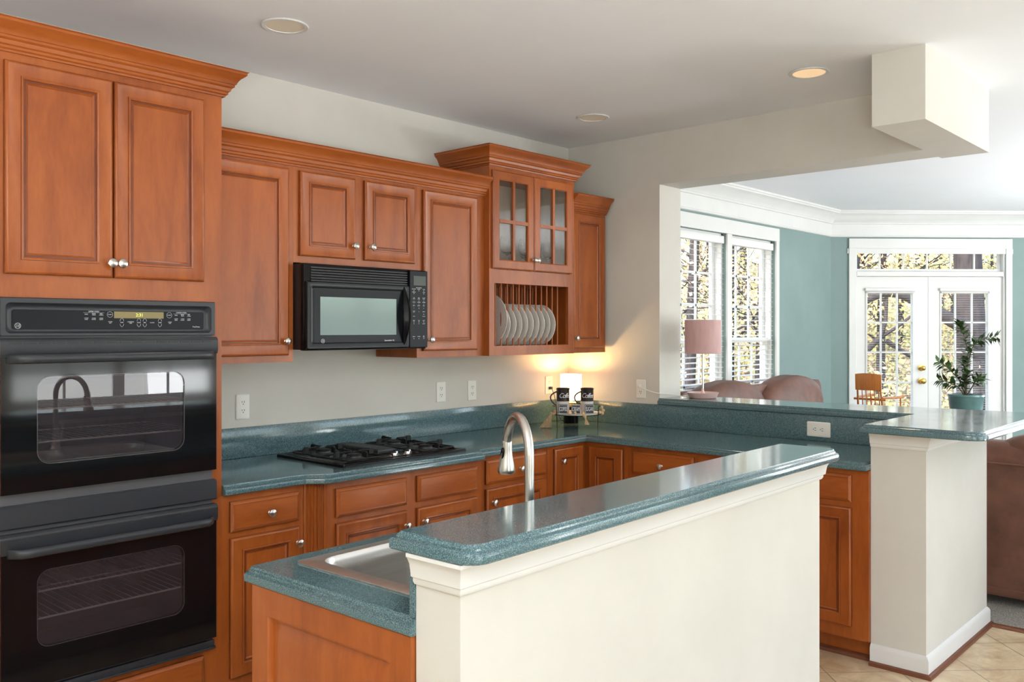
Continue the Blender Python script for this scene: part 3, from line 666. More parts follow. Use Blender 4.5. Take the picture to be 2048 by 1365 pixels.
# ---- gas cooktop
cx0, cx1, cy0, cy1 = 2.325, 3.072, 3.125, 3.655
t = thing('gas_cooktop', 'black gas cooktop with four burners set in the teal countertop', 'cooktop', (cx0, cy0, .9145))
w_, d_ = cx1-cx0, cy1-cy0
bm = BM(); loft(bm, [[(x, y, z) for x, y in rr(i, w_-i, i, d_-i, .012, 4)] for i, z in ((.0, 0), (0, .008), (.003, .012), (.022, .012), (.026, .0095), (.030, .0095), (.034, .013), (.040, .0145), (.046, .010), (.050, .0095))]); mesh('base_pan', bm, m_blk, t, 30)
for bx, by in ((.165, .145), (.165, .385), (.60, .145), (.60, .385)):
    bm = BM(); lathe(bm, [(.001, .0095), (.052, .0095), (.050, .013), (.036, .015), (.034, .024), (.030, .0245), (.001, .0245)], 28, (bx, by, 0)); b_ = mesh('burner', bm, m_blkm, t)
    bm = BM(); lathe(bm, [(.001, .0246), (.030, .0246), (.033, .0265), (.033, .031), (.028, .033), (.001, .034)], 28, (bx, by, 0)); mesh('burner_cap', bm, m_iron, b_)
for gx0, gx1 in ((.055, .275), (.49, .71)):
    bm = BM(); r_ = .0042; zz = .043; gy0, gy1 = .05, d_-.05; mx, my = (gx0+gx1)/2, (gy0+gy1)/2
    ring = [(x, y, .020) for x, y in rr(gx0, gx1, gy0, gy1, .012, 3)]; tube(bm, ring+[ring[0]], r_, 6)
    tube(bm, [(gx0, my, .02), (gx1, my, .02)], r_, 6)
    for by in (.145, .385):
        for sx, sy in ((1, 0), (-1, 0), (0, 1), (0, -1)):
            ex, ey = (gx1 if sx > 0 else gx0) if sx else mx, ((by+.095) if sy > 0 else (by-.095)) if sy else by
            tube(bm, [(ex, ey, .02), (ex, ey, zz), (ex-sx*.012, ey-sy*.012, zz), (mx+sx*.022, by+sy*.022, zz)], r_, 6)
            tx, ty = ex-sx*.004, ey-sy*.004
            # upright cast tab at the outer end of every finger
            if sx: box(bm, tx-.022 if sx > 0 else tx, tx if sx > 0 else tx+.022, ty-.004, ty+.004, .024, .050)
            else: box(bm, tx-.004, tx+.004, ty-.022 if sy > 0 else ty, ty if sy > 0 else ty+.022, .024, .050)
    mesh('grate', bm, m_iron, t, 40)
bm = BM(); vx0, vx1, vy0, vy1 = .322, .425, .17, .53-.02
box(bm, vx0, vx1, vy0, vy1, .0095, .030, bev=.004)
n = 30
for i in range(n):
    y = vy0+.012+(vy1-vy0-.024)*i/(n-1); box(bm, vx0+.006, vx1-.006, y-.0025, y+.0025, .0298, .0325)
mesh('vent_grille', bm, m_blkm, t, 30)
for kx, ky in ((.335, .065), (.375, .105), (.415, .065), (.455, .105)):
    bm = BM(); lathe(bm, [(.001, .0095), (.019, .0095), (.0195, .012), (.013, .014), (.0125, .024), (.011, .027), (.001, .0275)], 24, (kx, ky, 0)); kb = mesh('control_knob', bm, m_chrome, t, label='shiny control knob')
    bm = BM(); box(bm, kx-.002, kx+.002, ky-.012, ky+.012, .0273, .033); mesh('grip', bm, m_blkm, kb, 0)

# ---- double wall oven; local frame x world, y=0 at the cabinet face
ON = -.022
t = thing('double_oven', 'black built-in double wall oven in the tall cabinet', 'oven', (0, TF, 0))
a, b = .967, 1.7105
def shell(bm, x0, x1, z0, z1, y0, y1, hx0, hx1, hz0, hz1, r=.03):     # slab with a rounded window hole
    outer_ = [(x0, z0), (x1, z0), (x1, z1), (x0, z1)]; hole = rr(hx0, hx1, hz0, hz1, r, 5)
    rings = {}
    for y in (y0, y1):
        O = [bm.verts.new((x, y, z)) for x, z in outer_]; H = [bm.verts.new((x, y, z)) for x, z in hole]; rings[y] = (O, H); es = []
        for ring in (O, H):
            for i in range(len(ring)): es.append(bm.edges.new((ring[i], ring[(i+1) % len(ring)])))
        bmesh.ops.triangle_fill(bm, use_beauty=True, edges=es)
    for k in (0, 1):
        A, Bq = rings[y0][k], rings[y1][k]
        for i in range(len(A)): j = (i+1) % len(A); bm.faces.new((A[i], A[j], Bq[j], Bq[i]))
    bmesh.ops.recalc_face_normals(bm, faces=bm.faces[:])
bm = BM()    # body: fascia frame, cavities
box(bm, a+.002, a+.06, -.004, .50, .300, 1.617); box(bm, b-.06, b-.002, -.004, .50, .300, 1.617); box(bm, a+.06, b-.06, .44, .50, .300, 1.617)
for z0, z1 in ((.300, .38), (.80, 1.0), (1.43, 1.617)): box(bm, a+.06, b-.06, -.004, .44, z0, z1)
mesh('body', bm, M('speckled_oven_enamel', (.10, .095, .10), .4), t, 0)
bm = BM(); z0, z1 = 1.493, 1.619; lo = []
for i, o_ in ((0, 0), (0, .022), (.003, .027), (.017, .027), (.021, .020), (.026, .012), (.030, .010), (.036, .010)):
    lo.append([(x, -o_, z) for x, z in rr(a+i, b-i, z0+i*.55+.0, z1-i, max(.004, i*.9), 5)])
loft(bm, lo); cp = mesh('control_panel', bm, m_blk2, t, 35)
bm = BM(); y = -.0105
loft(bm, [[(x, y, z) for x, z in rr(a+.040, b-.040, 1.515, 1.580, .008, 3)], [(x, y-.0012, z) for x, z in rr(a+.041, b-.041, 1.516, 1.579, .007, 3)]]); mesh('control_glass', bm, m_panelblk, cp, 0)
y = -.0122
mesh('display', B(1.334, 1.513, y-.0008, y+.0002, 1.5545, 1.578, bev=.0003), m_display, cp, 0, label='amber clock display')
text('clock_digits', '2:31', .016, (1.424, y-.0012, 1.566), m_digit, cp, label='yellow green 2:31 digits')
items = []
def px2x(u): return 1.2297+(u-65)*.3857/1625      # print positions across the panel
for u, w in ((215, 'UPPER OVEN'), (1545, 'LOWER OVEN')): items.append((w, .0062, (px2x(u), y, 1.5765)))
for u0, sgn in ((110, 1), (1460, 1)):
    for k, ws in enumerate((('BAKE', 'CONV\nBAKE'), ('BROIL\nHI/LO', 'CONV\nROAST'), ('SELF\nCLEAN', 'OVEN\nLIGHT'))):
        for r_i, w in enumerate(ws): items.append((w, .0046, (px2x(u0+k*105), y, 1.567-.0155*r_i)))
for u, w in ((750, 'COOKING\nTIME'), (1080, 'CLOCK'), (620, 'TEMP'), (875, 'HOUR'), (965, 'MIN'), (1200, 'TIMER'), (450, 'CLEAR\nOFF'), (1360, 'CLEAR\nOFF')): items.append((w, .0048, (px2x(u), y, 1.5395)))
for u in (445, 1350): items.append(('START', .0046, (px2x(u), y, 1.567)))
items.append(('TrueTemp', .0068, (px2x(1790), y, 1.525)))
bm = join_text('legend', items, m_print, cp)
for u in (445, 1350):
    lo = [(px2x(u)+.0098*math.cos(R(k*15)), y-.0003, 1.567+.0098*math.sin(R(k*15))) for k in range(25)]; tube(bm, lo, .0004, 4)
for u in (620, 875, 965, 1200):
    for s_ in (1, -1):
        X = px2x(u); Z = 1.5395; p_ = [(X-.0065, y-.0003, Z+s_*.0045), (X-.0058, y-.0003, Z+s_*.010), (X, y-.0003, Z+s_*.0155), (X+.0058, y-.0003, Z+s_*.010), (X+.0065, y-.0003, Z+s_*.0045)]; tube(bm, p_, .0005, 4)
for u0, u1 in ((65, 365), (1415, 1690)): box(bm, px2x(u0), px2x(u1), y-.0004, y, 1.5722, 1.5727)
mesh('printed_legend', bm, m_print, cp, 0, label='white printed button legend')
def ge_logo(parent, x, y, z, r):
    bm = BM()
    for rad in (r, r*.86): tube(bm, [(x+rad*math.cos(R(k*12)), y, z+rad*math.sin(R(k*12))) for k in range(31)], r*.045, 5)
    for k in range(4):
        a0 = R(90*k+20); tube(bm, [(x+r*.74*math.cos(a0+R(s_*10)), y, z+r*.74*math.sin(a0+R(s_*10))) for s_ in range(5)], r*.04, 4)
    o = mesh('round_emblem', bm, m_bfoil, parent, 0)
    text('emblem_letters', 'GE', r*1.05, (x, y, z), m_bfoil, o, shear=.3)
ge_logo(cp, a+.058, -.0122, 1.527, .0095)
def oven_door(z0, z1, wz0, wz1, hz):
    nm = 'oven_door'; x0, x1 = a+.001, b-.001
    bm = BM(); shell(bm, x0, x1, z0, z1-.062, -.034, -.006, 1.075, 1.583, wz0, wz1, .042); d = mesh(nm, bm, m_doorblk, t, 25)
    bm = BM(); loft(bm, [[(x, -.030, z) for x, z in rr(1.070, 1.588, wz0-.005, wz1+.005, .04, 5)], [(x, -.0285, z) for x, z in rr(1.070, 1.588, wz0-.005, wz1+.005, .04, 5)]]); mesh('window_glass', bm, m_oveng, d, 0, label='tinted reflective glass')
    bm = BM(); ring = [(x, -.0335, z) for x, z in rr(1.0765, 1.5815, wz0+.0015, wz1-.0015, .041, 6)]; tube(bm, ring+[ring[0]], .0007, 5); ring = [(x, -.022, z) for x, z in rr(1.082, 1.576, wz0+.007, wz1-.007, .038, 6)]; tube(bm, ring+[ring[0]], .0016, 5); mesh('window_trim', bm, M('dull_metal_trim', (.30, .29, .27), .35, metal=1), d)
    bm = BM(); lo = []     # moulded top rail behind the handle
    for y_, z_ in ((-.002, z1), (-.030, z1), (-.038, z1-.006), (-.041, z1-.012), (-.041, z1-.050), (-.036, z1-.0625), (-.002, z1-.0625)): lo.append((y_, z_))
    loft(bm, [[(x0-.003, y_, z_) for y_, z_ in lo], [(x1+.003, y_, z_) for y_, z_ in lo]])
    rail = mesh('top_rail', bm, m_blk2, d, 25)
    bm = BM(); n = 16
    for k in range(n): xa = x0+.02+(x1-x0-.04)*k/n; box(bm, xa+.004, xa+(x1-x0-.04)/n-.004, -.0425, -.0405, z1-.020, z1-.013)
    mesh('vent_slots', bm, m_blkm, rail, 0)
    bm = BM(); pts = []; n = 22
    for k in range(n+1):
        u = k/n; e = min(u, 1-u)/.06; yy = -.040-.036*min(1, math.sin(min(1, e)*math.pi/2)); pts.append((x0+.018+(x1-x0-.036)*u, yy, hz))
    loops = []
    for i, p in enumerate(pts):
        u = i/n; hh = .0155
        loops.append([(p[0], p[1]+.011*math.cos(R(q_*30)), p[2]+hh*math.sin(R(q_*30))) for q_ in range(12)])
    loft(bm, loops); mesh('handle', bm, m_blk2, d, 50)
    return d
oven_door(.985, 1.487, 1.072, 1.362, 1.420)
oven_door(.350, .855, .470, .727, .797)
bm = BM(); loft(bm, [[(a-.002, y_, z_) for y_, z_ in lo_] for lo_ in [[(0, .870), (-.026, .870), (-.032, .876), (-.032, .940), (-.026, .946), (0, .946)]]]+[[(b+.002, y_, z_) for y_, z_ in [(0, .870), (-.026, .870), (-.032, .876), (-.032, .940), (-.026, .946), (0, .946)]]]); mesh('middle_trim', bm, m_blk2, t, 25)
bm = BM(); box(bm, a, b, -.020, 0, .302, .336, bev=.003); box(bm, a, b, -.030, 0, .306, .314, bev=.002); mesh('bottom_trim', bm, m_blk2, t, 25)
for zz in (1.14, 1.25, .555, .645):
    bm = BM()
    tube(bm, [(a+.07, .012, zz), (b-.07, .012, zz)], .0034, 6); tube(bm, [(a+.07, .40, zz), (b-.07, .40, zz)], .0028, 6)
    for k in range(22): x = a+.08+(b-a-.16)*k/21; tube(bm, [(x, .010, zz+.004), (x, .40, zz+.003)], .0011, 5)
    mesh('oven_rack', bm, M('satin_rack_wire', (.85, .82, .74), .5, metal=.3), t, 40)

# ---- over-the-range microwave
MF = 3.340
t = thing('microwave_oven', 'black over-the-range microwave between cherry wall cabinets', 'microwave', (2.267, MF, 1.420))
mw = .729; mh = .392
mesh('body', B(.002, mw-.002, .034, YB-MF-.001, .004, mh-.002), M('dark_brown_metal_case', srgb(44, 36, 36), .45), t, 0)
bm = BM(); box(bm, 0, mw, .002, .034, 0, mh, bev=.006); mesh('front_frame', bm, m_blk, t, 25)
g = BM(); 
for k in range(6): box(g, .035, .600, -.004, .003, mh-.014-.0118*k-.0075, mh-.014-.0118*k, bev=.0015)
mesh('vent_grille', g, m_blkm, t, 0)
bm = BM(); lo = [[(x, -o_, z) for x, z in rr(.004+i, .604-i, .006+i, .312-i, .008, 3)] for i, o_ in ((0, -.002), (0, .010), (.004, .016), (.022, .017), (.030, .013), (.036, .012))]
loft(bm, lo); dr = mesh('door', bm, m_blk, t, 25)
bm = BM(); loft(bm, [[(x, -.0122, z) for x, z in rr(.044, .560, .030, .290, .006, 3)], [(x, -.0130, z) for x, z in rr(.044, .560, .030, .290, .006, 3)]]); mesh('door_glass', bm, m_panelblk, dr, 0)
mesh('window', B(.078, .520, -.0138, -.0128, .070, .243), m_mwg, dr, 0, label='grey green window')
bm = BM()      # bowed handle: two arcs and a bright ridge
for k_, dx in ((0, -1), (1, 1)):
    pts = [(.568+dx*.021*math.sin(math.pi*u/14), -.012-.026*math.sin(math.pi*u/14), .018+.288*u/14) for u in range(15)]; tube(bm, pts, .0042, 8)
L0 = [(.568-.021*math.sin(math.pi*u/14), -.012-.024*math.sin(math.pi*u/14), .018+.288*u/14) for u in range(15)]
L1 = [(.568+.021*math.sin(math.pi*u/14), -.012-.024*math.sin(math.pi*u/14), .018+.288*u/14) for u in range(15)]
L2 = [(.568, -.014-.034*math.sin(math.pi*u/14), .018+.288*u/14) for u in range(15)]
V = [[bm.verts.new(p) for p in q_] for q_ in (L0, L2, L1)]
for A, Bq in zip(V, V[1:]):
    for i in range(14): bm.faces.new((A[i], A[i+1], Bq[i+1], Bq[i]))
mesh('handle', bm, m_blk, dr, 40)
text('printed_name', 'Spacemaker XL', .0098, (.478, -.0135, .043), m_print, dr)
ge_logo(dr, .092, -.0140, .043, .0095)
mesh('side_panel', B(.608, mw-.003, -.012, .003, .006, mh-.004, bev=.003), m_panelblk, t, 0)
mesh('display', B(.632, .712, -.0132, -.0118, .315, .362), M('dark_olive_display', (.012, .014, .008), .15), t, 0, label='dark display')
items = []; X = [.634, .6665, .699]; y = -.0126
items += [('AUTO SENSOR', .0056, (.6665, y, .303))]
for z_, ws in ((.296, ('POPCORN', 'REHEAT', 'COOK')), (.281, ('DEFROST', '', 'AUTO')), (.250, ('TIME\nCOOK', 'ADD\n30 SEC', 'POWER\nLEVEL')), (.238, ('1', '2', '3')), (.231, ('EXPRESS', 'EXPRESS', 'EXPRESS')), (.222, ('4', '5', '6')), (.214, ('BAKE', 'ROAST', 'GRILL')), (.201, ('7', '8', '9')), (.184, ('CLEAR\nOFF', '0', 'START')), (.161, ('TIMER', '', 'CLOCK')), (.140, ('VENT', 'FAN', 'LIGHT')), (.124, ('HI', 'LO', 'NIGHT')), (.060, ('DELAY', 'REMIND', 'SET\nTIME'))):
    for x_, w in zip(X, ws):
        if w: items.append((w, .0068 if len(w) == 1 else .0052, (x_, y, z_)))
bm = join_text('legend', items, m_print, t)
for x_, z_ in [(X[0], .289), (X[1], .289), (X[2], .289), (X[0], .274), (X[2], .274), (X[0], .133), (X[1], .133), (X[2], .133), (X[0], .050), (X[1], .050), (X[2], .050), (X[2], .172)]:
    box(bm, x_-.002, x_+.002, y-.0003, y, z_-.0015, z_+.0015)
mesh('printed_legend', bm, m_print, t, 0, label='white printed keypad legend')

# ================================================================ OUTLETS
def outlet(label, loc, rz, w=.070, h=.118, horizontal=False, plug=False, gang=None):
    t = thing('power_outlet', label, 'outlet', loc, rz)
    bm = BM(); hw, hh = (h/2, w/2) if horizontal else (w/2, h/2)
    loft(bm, [[(x, -o_, z) for x, z in rr(-hw+i, hw-i, -hh+i, hh-i, .006, 3)] for i, o_ in ((0, 0), (0, .003), (.002, .005), (.006, .006))]); mesh('cover_plate', bm, m_white_p, t, 30)
    for s_ in (1, -1):
        c = (s_*.0195, 0) if horizontal else (0, s_*.0195)
        bm = BM(); loft(bm, [[(c[0]+x, -o_, c[1]+z) for x, z in rr(-.0165, .0165, -.0135, .0135, .008, 4)] for o_ in (.0058, .0072)]); rcp = mesh('receptacle', bm, m_white_p, t, 30)
        bm = BM(); rot = Matrix.Rotation(R(90 if horizontal else 0), 3, 'Y')
        for q_ in ((-.0075, -.0045), (.0045, .0070)): box(bm, q_[0], q_[0]+.0026, -.0076, -.0071, -.001, .008)
        lathe(bm, [(.001, 0), (.0026, 0), (.0026, .0005), (.001, .0005)], 10, (0, -.0071, -.007), axis='Y')
        for v in bm.verts: v.co = rot @ v.co; v.co += Vector((c[0], 0, c[1]))
        mesh('slots', bm, m_slot, rcp, 0)
    bm = BM(); lathe(bm, [(.001, .0058), (.003, .0058), (.003, .0068), (.001, .007)], 10, (0, 0, 0), axis='Y'); mesh('screw', bm, m_white_p, t)
    return t
outlet('white wall outlet beside the oven tower, left of the cooktop', (2.203, YB-.001, 1.152), 0)
outlet('left one of the pair of white wall outlets under the right wall cabinet', (3.469, YB-.001, 1.156), 0)
outlet('right one of the pair of white wall outlets, left of the coffee station', (3.720, YB-.001, 1.152), 0)
outlet('white wall outlet lit by the small lamp in the corner', (4.430, YB-.001, 1.152), 0)
outlet('white wall outlet with a plug on the pier beside the pass-through', (XR-.001, 3.160, 1.142), R(-90))
outlet('white sideways outlet on the teal backsplash near the pillar', (4.617, 2.004, .978), R(-90), horizontal=True, w=.080, h=.130)
# plugs with cords
t = thing('power_plug', 'white plug and cord running from the pier outlet to the pink lamp', 'power cord', (XR-.008, 3.160, 1.162))
world_mesh('plug', B(XR-.036, XR-.0085, 3.150, 3.170, 1.152, 1.172, bev=.004), m_white_p, t)
bm = BM(); pts = [(XR-.034, 3.155, 1.160), (XR-.036, 3.13, 1.152), (XR-.034, 3.09, 1.138), (XR-.03, 3.05, 1.128), (XR-.012, 3.018, 1.122), (XR+.05, 2.985, 1.116), (4.74, 2.95, 1.105), (4.80, 2.92, 1.0965), (4.83, 2.90, 1.0955)]
sm = []
for i in range(len(pts)-1):
    for k in range(4):
        p0, p1, p2, p3 = [Vector(pts[max(0, min(len(pts)-1, i+j))]) for j in (-1, 0, 1, 2)]; u = k/4
        sm.append(.5*((2*p1)+(-p0+p2)*u+(2*p0-5*p1+4*p2-p3)*u*u+(-p0+3*p1-3*p2+p3)*u**3))
sm.append(Vector(pts[-1])); tube(bm, sm, .0028, 8); world_mesh('cord', bm, m_white_p, t)
t = thing('power_plug', 'dark plug of the small corner lamp in the lit outlet', 'power cord', (4.430, YB-.008, 1.132))
world_mesh('plug', B(4.420, 4.440, YB-.030, YB-.0085, 1.124, 1.142, bev=.004), m_blkm, t)
bm = BM(); tube(bm, [(4.43, YB-.028, 1.128), (4.44, YB-.04, 1.09), (4.455, YB-.045, 1.02), (4.458, YB-.060, .96), (4.458, YB-.085, .925), (4.458, YB-.115, .9185)], .0022, 7); world_mesh('cord', bm, m_blkm, t)

# ================================================================ CORNER LAMP, TRAY, MUGS
lx, ly = 4.458, 3.581
t = thing('table_lamp', 'small lit lamp with cream drum shade in the kitchen corner behind the mugs', 'lamp', (lx, ly, .9145))
bm = BM(); lathe(bm, [(.001, 0), (.045, 0), (.047, .003), (.047, .105), (.043, .110), (.001, .110)], 32); mesh('base', bm, m_blk, t, label='black cylinder base')
bm = BM(); lathe(bm, [(.001, .1105), (.040, .1105), (.042, .115), (.042, .130), (.038, .135), (.006, .136), (.006, .17), (.001, .17)], 32); mesh('wood_collar', bm, m_bead, t)
bm = BM(); lo = [(.0675, .148), (.0690, .148), (.0690, .312), (.0675, .312)]
lathe_loops = [[(r_*math.cos(2*math.pi*i/36), r_*math.sin(2*math.pi*i/36), z) for i in range(36)] for r_, z in lo+[lo[0]]]
loft(bm, lathe_loops, False, False); mesh('lamp_shade', bm, m_shadeglow, t, 40)
bm = BM(); lathe(bm, [(.001, .170), (.012, .172), (.014, .19), (.026, .22), (.026, .235), (.014, .252), (.001, .255)], 20); mesh('bulb', bm, m_shadeglow, t)
lamp_light('POINT', 'corner_lamp_light', (lx, ly, 1.205), 5.5, (1.0, .62, .26), shadow_soft_size=.018)
# tray stand
tx, ty = 4.281, 3.395; PHI = R(-47.4)
t = thing('tray_stand', 'round white tray on a thin dark wire stand holding the coffee mugs', 'tray stand', (tx, ty, .9145), PHI)
bm = BM(); lathe(bm, [(.001, .080), (.138, .080), (.142, .083), (.144, .090), (.142, .0915), (.138, .088), (.001, .087)], 48); mesh('tray', bm, m_mugw, t, 40, label='white round tray')
bm = BM(); Rr = .148
tube(bm, [(Rr*math.cos(R(k*7.5)), Rr*math.sin(R(k*7.5)), .133) for k in range(-4, 29)], .0028, 7); tube(bm, [(Rr*math.cos(R(k*7.5)), Rr*math.sin(R(k*7.5)), .082) for k in range(49)], .0022, 6)
mesh('wire_ring', bm, m_iron, t)
for an in (210, 330, 90):
    c_, s_ = math.cos(R(an)), math.sin(R(an)); bm = BM(); tube(bm, [(Rr*c_, Rr*s_, .133), ((Rr-.004)*c_, (Rr-.004)*s_, .06), ((Rr-.006)*c_, (Rr-.006)*s_, .001)], .0026, 7); mesh('leg', bm, m_iron, t)
def on_tray(x, y, z=0): # stand-local to world
    return (tx+x*math.cos(PHI)-y*math.sin(PHI), ty+x*math.sin(PHI)+y*math.cos(PHI), 1.0025+z)
def mug(label, x, y, turn):
    t = thing('coffee_mug', label, 'mug', on_tray(x, y), PHI)
    bm = BM(); lathe(bm, [(.001, 0), (.036, 0), (.040, .003), (.0405, .07), (.0405, .071)], 36)
    bw = mesh('mug_body', bm, m_mugw, t, 50, label='white lower half')
    bm = BM(); lathe(bm, [(.0405, .071), (.0405, .140), (.0435, .150), (.042, .1515), (.038, .147), (.0370, .135), (.0370, .012), (.001, .010)], 36)
    up = mesh('upper_band', bm, m_mugd, t, 50, label='dark brown upper band')
    bm = BM(); tube(bm, [(-.037-.040*math.sin(math.pi*k/16)**.75, 0, .129-.086*k/16+.006*math.sin(math.pi*k/16)) for k in range(17)], .0045, 10)
    mesh('handle', bm, m_mugd, t)
    # script lettering bent around the band
    tt = text('lettering', 'Coffee', .036, (0, 0, 0), m_print, t, rot=(0, 0, 0), depth=.0003, shear=.35, spacing=.82)
    for v in tt.data.vertices:
        an = R(-90)+turn+v.co.x/.0405; r_ = .0409+v.co.z; v.co = (r_*math.cos(an), r_*math.sin(an), .106+v.co.y*1.15)
    return t
mug('tall two-tone coffee mug on the left of the tray, lettering turned right', -.083, .015, .30)
mug('tall two-tone coffee mug on the right of the tray, lettering facing front', .066, .015, .0)
for i, (x, w, lab) in enumerate(((-.087, 'COFFEE', 'little black block sign reading COFFEE, left on the tray'), (-.010, 'CREAM', 'little black block sign reading CREAM, middle of the tray'), (.072, 'SUGAR', 'little black block sign reading SUGAR, right on the tray'))):
    t = thing('block_sign', lab, 'sign', on_tray(x, -.088 if i != 1 else -.096), PHI)
    bm = BM(); box(bm, -.027, .027, .0, .030, .001, .058, bev=.002); mesh('block', bm, m_sign, t, 25)
    bm = BM()
    for q_ in ((-.026, .026, .003, .0055), (-.026, .026, .0535, .056), (-.026, -.0235, .0055, .0535), (.0235, .026, .0055, .0535)): box(bm, q_[0], q_[1], -.0006, .0004, q_[2], q_[3])
    mesh('border', bm, m_bfoil, t, 0, label='pale border line')
    o = text('lettering', w, .021, (0, -.0006, .0295), m_print, t, spacing=.9)
    wd = max(v.co.x for v in o.data.vertices)-min(v.co.x for v in o.data.vertices); o.scale = (.044/wd, 1.75, 1)
    mesh('inner_pad', B(-.0225, .0225, -.0003, .0005, .009, .050), m_sign, t, 0)
# bead garland with jute tassels
t = thing('bead_garland', 'natural wooden bead garland with jute tassels draped over the tray', 'garland', on_tray(0, 0, -.088), PHI)
bp_ = [(.150, -.050, .125), (.158, -.062, .108), (.152, -.068, .09), (.138, -.076, .098), (-.135, -.045, .1), (-.143, -.050, .085), (-.02, -.135, .098), (.03, -.135, .095), (.036, -.150, .083), (-.05, -.135, .098)]
for p in bp_:
    bm = BM(); bmesh.ops.create_uvsphere(bm, u_segments=12, v_segments=8, radius=.0105, matrix=Matrix.Translation(p)); mesh('bead', bm, m_bead, t, 60)
for bx, by, bz, ln, sx, top in ((-.158, -.055, .085, .082, -.035, 0), (.040, -.158, .075, .045, .012, 0)):
    bm = BM(); lathe(bm, [(.001, .012), (.007, .010), (.009, .002), (.006, -.006), (.001, -.007)], 12, (bx, by, bz))
    for k in range(70 if ln > .06 else 26):
        an = random.random()*6.283; rr_ = math.sqrt(random.random()); spread = .040 if ln > .06 else .014
        ex, ey = bx+sx+spread*rr_*math.cos(an), by+.6*spread*rr_*math.sin(an)
        tube(bm, [(bx+.004*math.cos(an), by+.004*math.sin(an), bz), (bx+(ex-bx)*.45, by+(ey-by)*.45, bz-ln*.4), (ex, ey, max(.003, bz-ln*(.97+.03*random.random())))], .0014, 4)
    mesh('tassel', bm, m_tan, t, 50)

# ---- plates in the rack, stemware behind the glass
def plate(label, x, cy, cz, r, lean=0, group='white plates standing in the rack'):
    t = thing('dinner_plate', label, 'plate', (x, cy, cz), 0, group)
    bm = BM(); lathe(bm, [(.001, .006), (r*.55, .006), (r*.62, .002), (r*.66, .0), (r*.98, -.014), (r, -.0155), (r, -.013), (r*.985, -.0115), (r*.68, .0045), (r*.60, .010), (r*.5, .010), (r*.48, .0115), (r*.44, .0115), (r*.43, .009), (.001, .009)], 48, axis='X')
    o = mesh('plate', bm, m_plate, t, 50); o.name = 'china_disc'; t.rotation_euler = (0, R(lean), 0); return t
ords = ['ninth', 'eighth', 'seventh', 'sixth', 'fifth', 'fourth', 'third', 'second', 'first']
for k in range(9):
    x = 3.664+.0495*k
    nm = ords[k]
    plate(('white plate at the right end of the rack row' if k == 8 else 'white plate in the rack, %s from the right end of the row' % ords[k]), x+.002, PF+.112, 1.4245+.1205, .120)
plate('large white platter leaning at the left end of the plate rack', 3.627, PF+.128, 1.4245+.150, .149, group=None)
def goblet(label, x, y, s=1, wide=1.0):
    t = thing('wine_glass', label, 'wine glass', (x, y, 1.8505), 0, 'stemware behind the cabinet glass')
    p = [(.001, 0), (.034, 0), (.034, .0015), (.006, .006), (.0035, .012), (.0032, .085), (.006, .092), (.024, .102), (.036, .122), (.039, .148), (.035, .178), (.031, .195), (.0300, .195), (.034, .178), (.0378, .148), (.0348, .1235), (.022, .1045), (.001, .100)]
    bm = BM(); lathe(bm, [(r_*wide*s if z > .09 else r_*s, z*s) for r_, z in p], 28); mesh('glass', bm, m_stem, t, 60)
G = [(3.585, .10, 'wine glass at the far left behind the left glass door', 1.0, 1), (3.665, .20, 'wine glass in the back row behind the left glass door', 1.0, 1), (3.745, .10, 'round wine glass right of centre behind the left glass door', 1.05, 1.15), (3.935, .12, 'round wine glass behind the left side of the right glass door', 1.05, 1.2), (4.035, .22, 'wine glass in the back row behind the right glass door', 1.0, 1), (4.115, .11, 'wine glass at the far right behind the right glass door', .98, 1.1)]
for x, dy, lab, s_, w_2 in G: goblet(lab, x, PF+dy, s_, w_2)

# ================================================================ PINK LAMP
t = thing('table_lamp', 'pink drum-shade lamp with a dish base on the pass-through ledge', 'lamp', (4.82, 2.83, 1.0925))
bm = BM(); lathe(bm, [(.001, 0), (.078, 0), (.082, .003), (.096, .033), (.0975, .035), (.0945, .035), (.080, .008), (.030, .008), (.016, .018), (.008, .045), (.0065, .06), (.001, .06)], 40); mesh('base', bm, m_pinkb, t, 50, label='pale pink enamel dish base')
bm = BM(); tube(bm, [(0, 0, .055), (0, 0, .36)], .0055, 12); mesh('pole', bm, m_chrome, t)
bm = BM(); loft(bm, [[(r_*math.cos(2*math.pi*i/44), r_*math.sin(2*math.pi*i/44), z) for i in range(44)] for r_, z in ((.108, .275), (.110, .275), (.110, .482), (.108, .482), (.108, .275))], False, False); mesh('lamp_shade', bm, m_pink, t, 40, label='dusty pink fabric shade')
bm = BM()
for k in range(3): an = R(120*k+20); tube(bm, [(0, 0, .36), (.109*math.cos(an), .109*math.sin(an), .470)], .0015, 5)
mesh('shade_spider', bm, m_chrome, t)

# ================================================================ CEILING DOWNLIGHTS
for x, y, lab, lit in ((1.992, 3.065, 'recessed ceiling light above the oven tower, pale and unlit looking', 0), (4.05, 3.092, 'recessed ceiling light above the corner, farthest back', 0), (4.034, 1.798, 'warm lit recessed ceiling light beside the soffit box', 1)):
    t = thing('ceiling_downlight', lab, 'ceiling light', (x, y, ZC))
    bm = BM(); lathe_p = [(.074, -.0005), (.092, -.0005), (.094, -.003), (.090, -.006), (.076, -.005), (.074, -.0005)]
    loft(bm, [[(r_*math.cos(2*math.pi*i/36), r_*math.sin(2*math.pi*i/36), z) for i in range(36)] for r_, z in lathe_p], False, False); mesh('trim_ring', bm, m_trim, t, 40)
    bm = BM(); lathe(bm, [(.001, -.0012), (.074, -.0012), (.0745, -.003), (.05, -.0022), (.001, -.0018)], 36); mesh('lens', bm, m_canglow if lit else m_cream_lens, t, 40)
    lamp_light('SPOT', 'downlight', (x, y, ZC-.02), 14 if lit else 7, (1, .80, .55) if lit else (1, .93, .84), spot_size=R(110), spot_blend=.8, shadow_soft_size=.06)

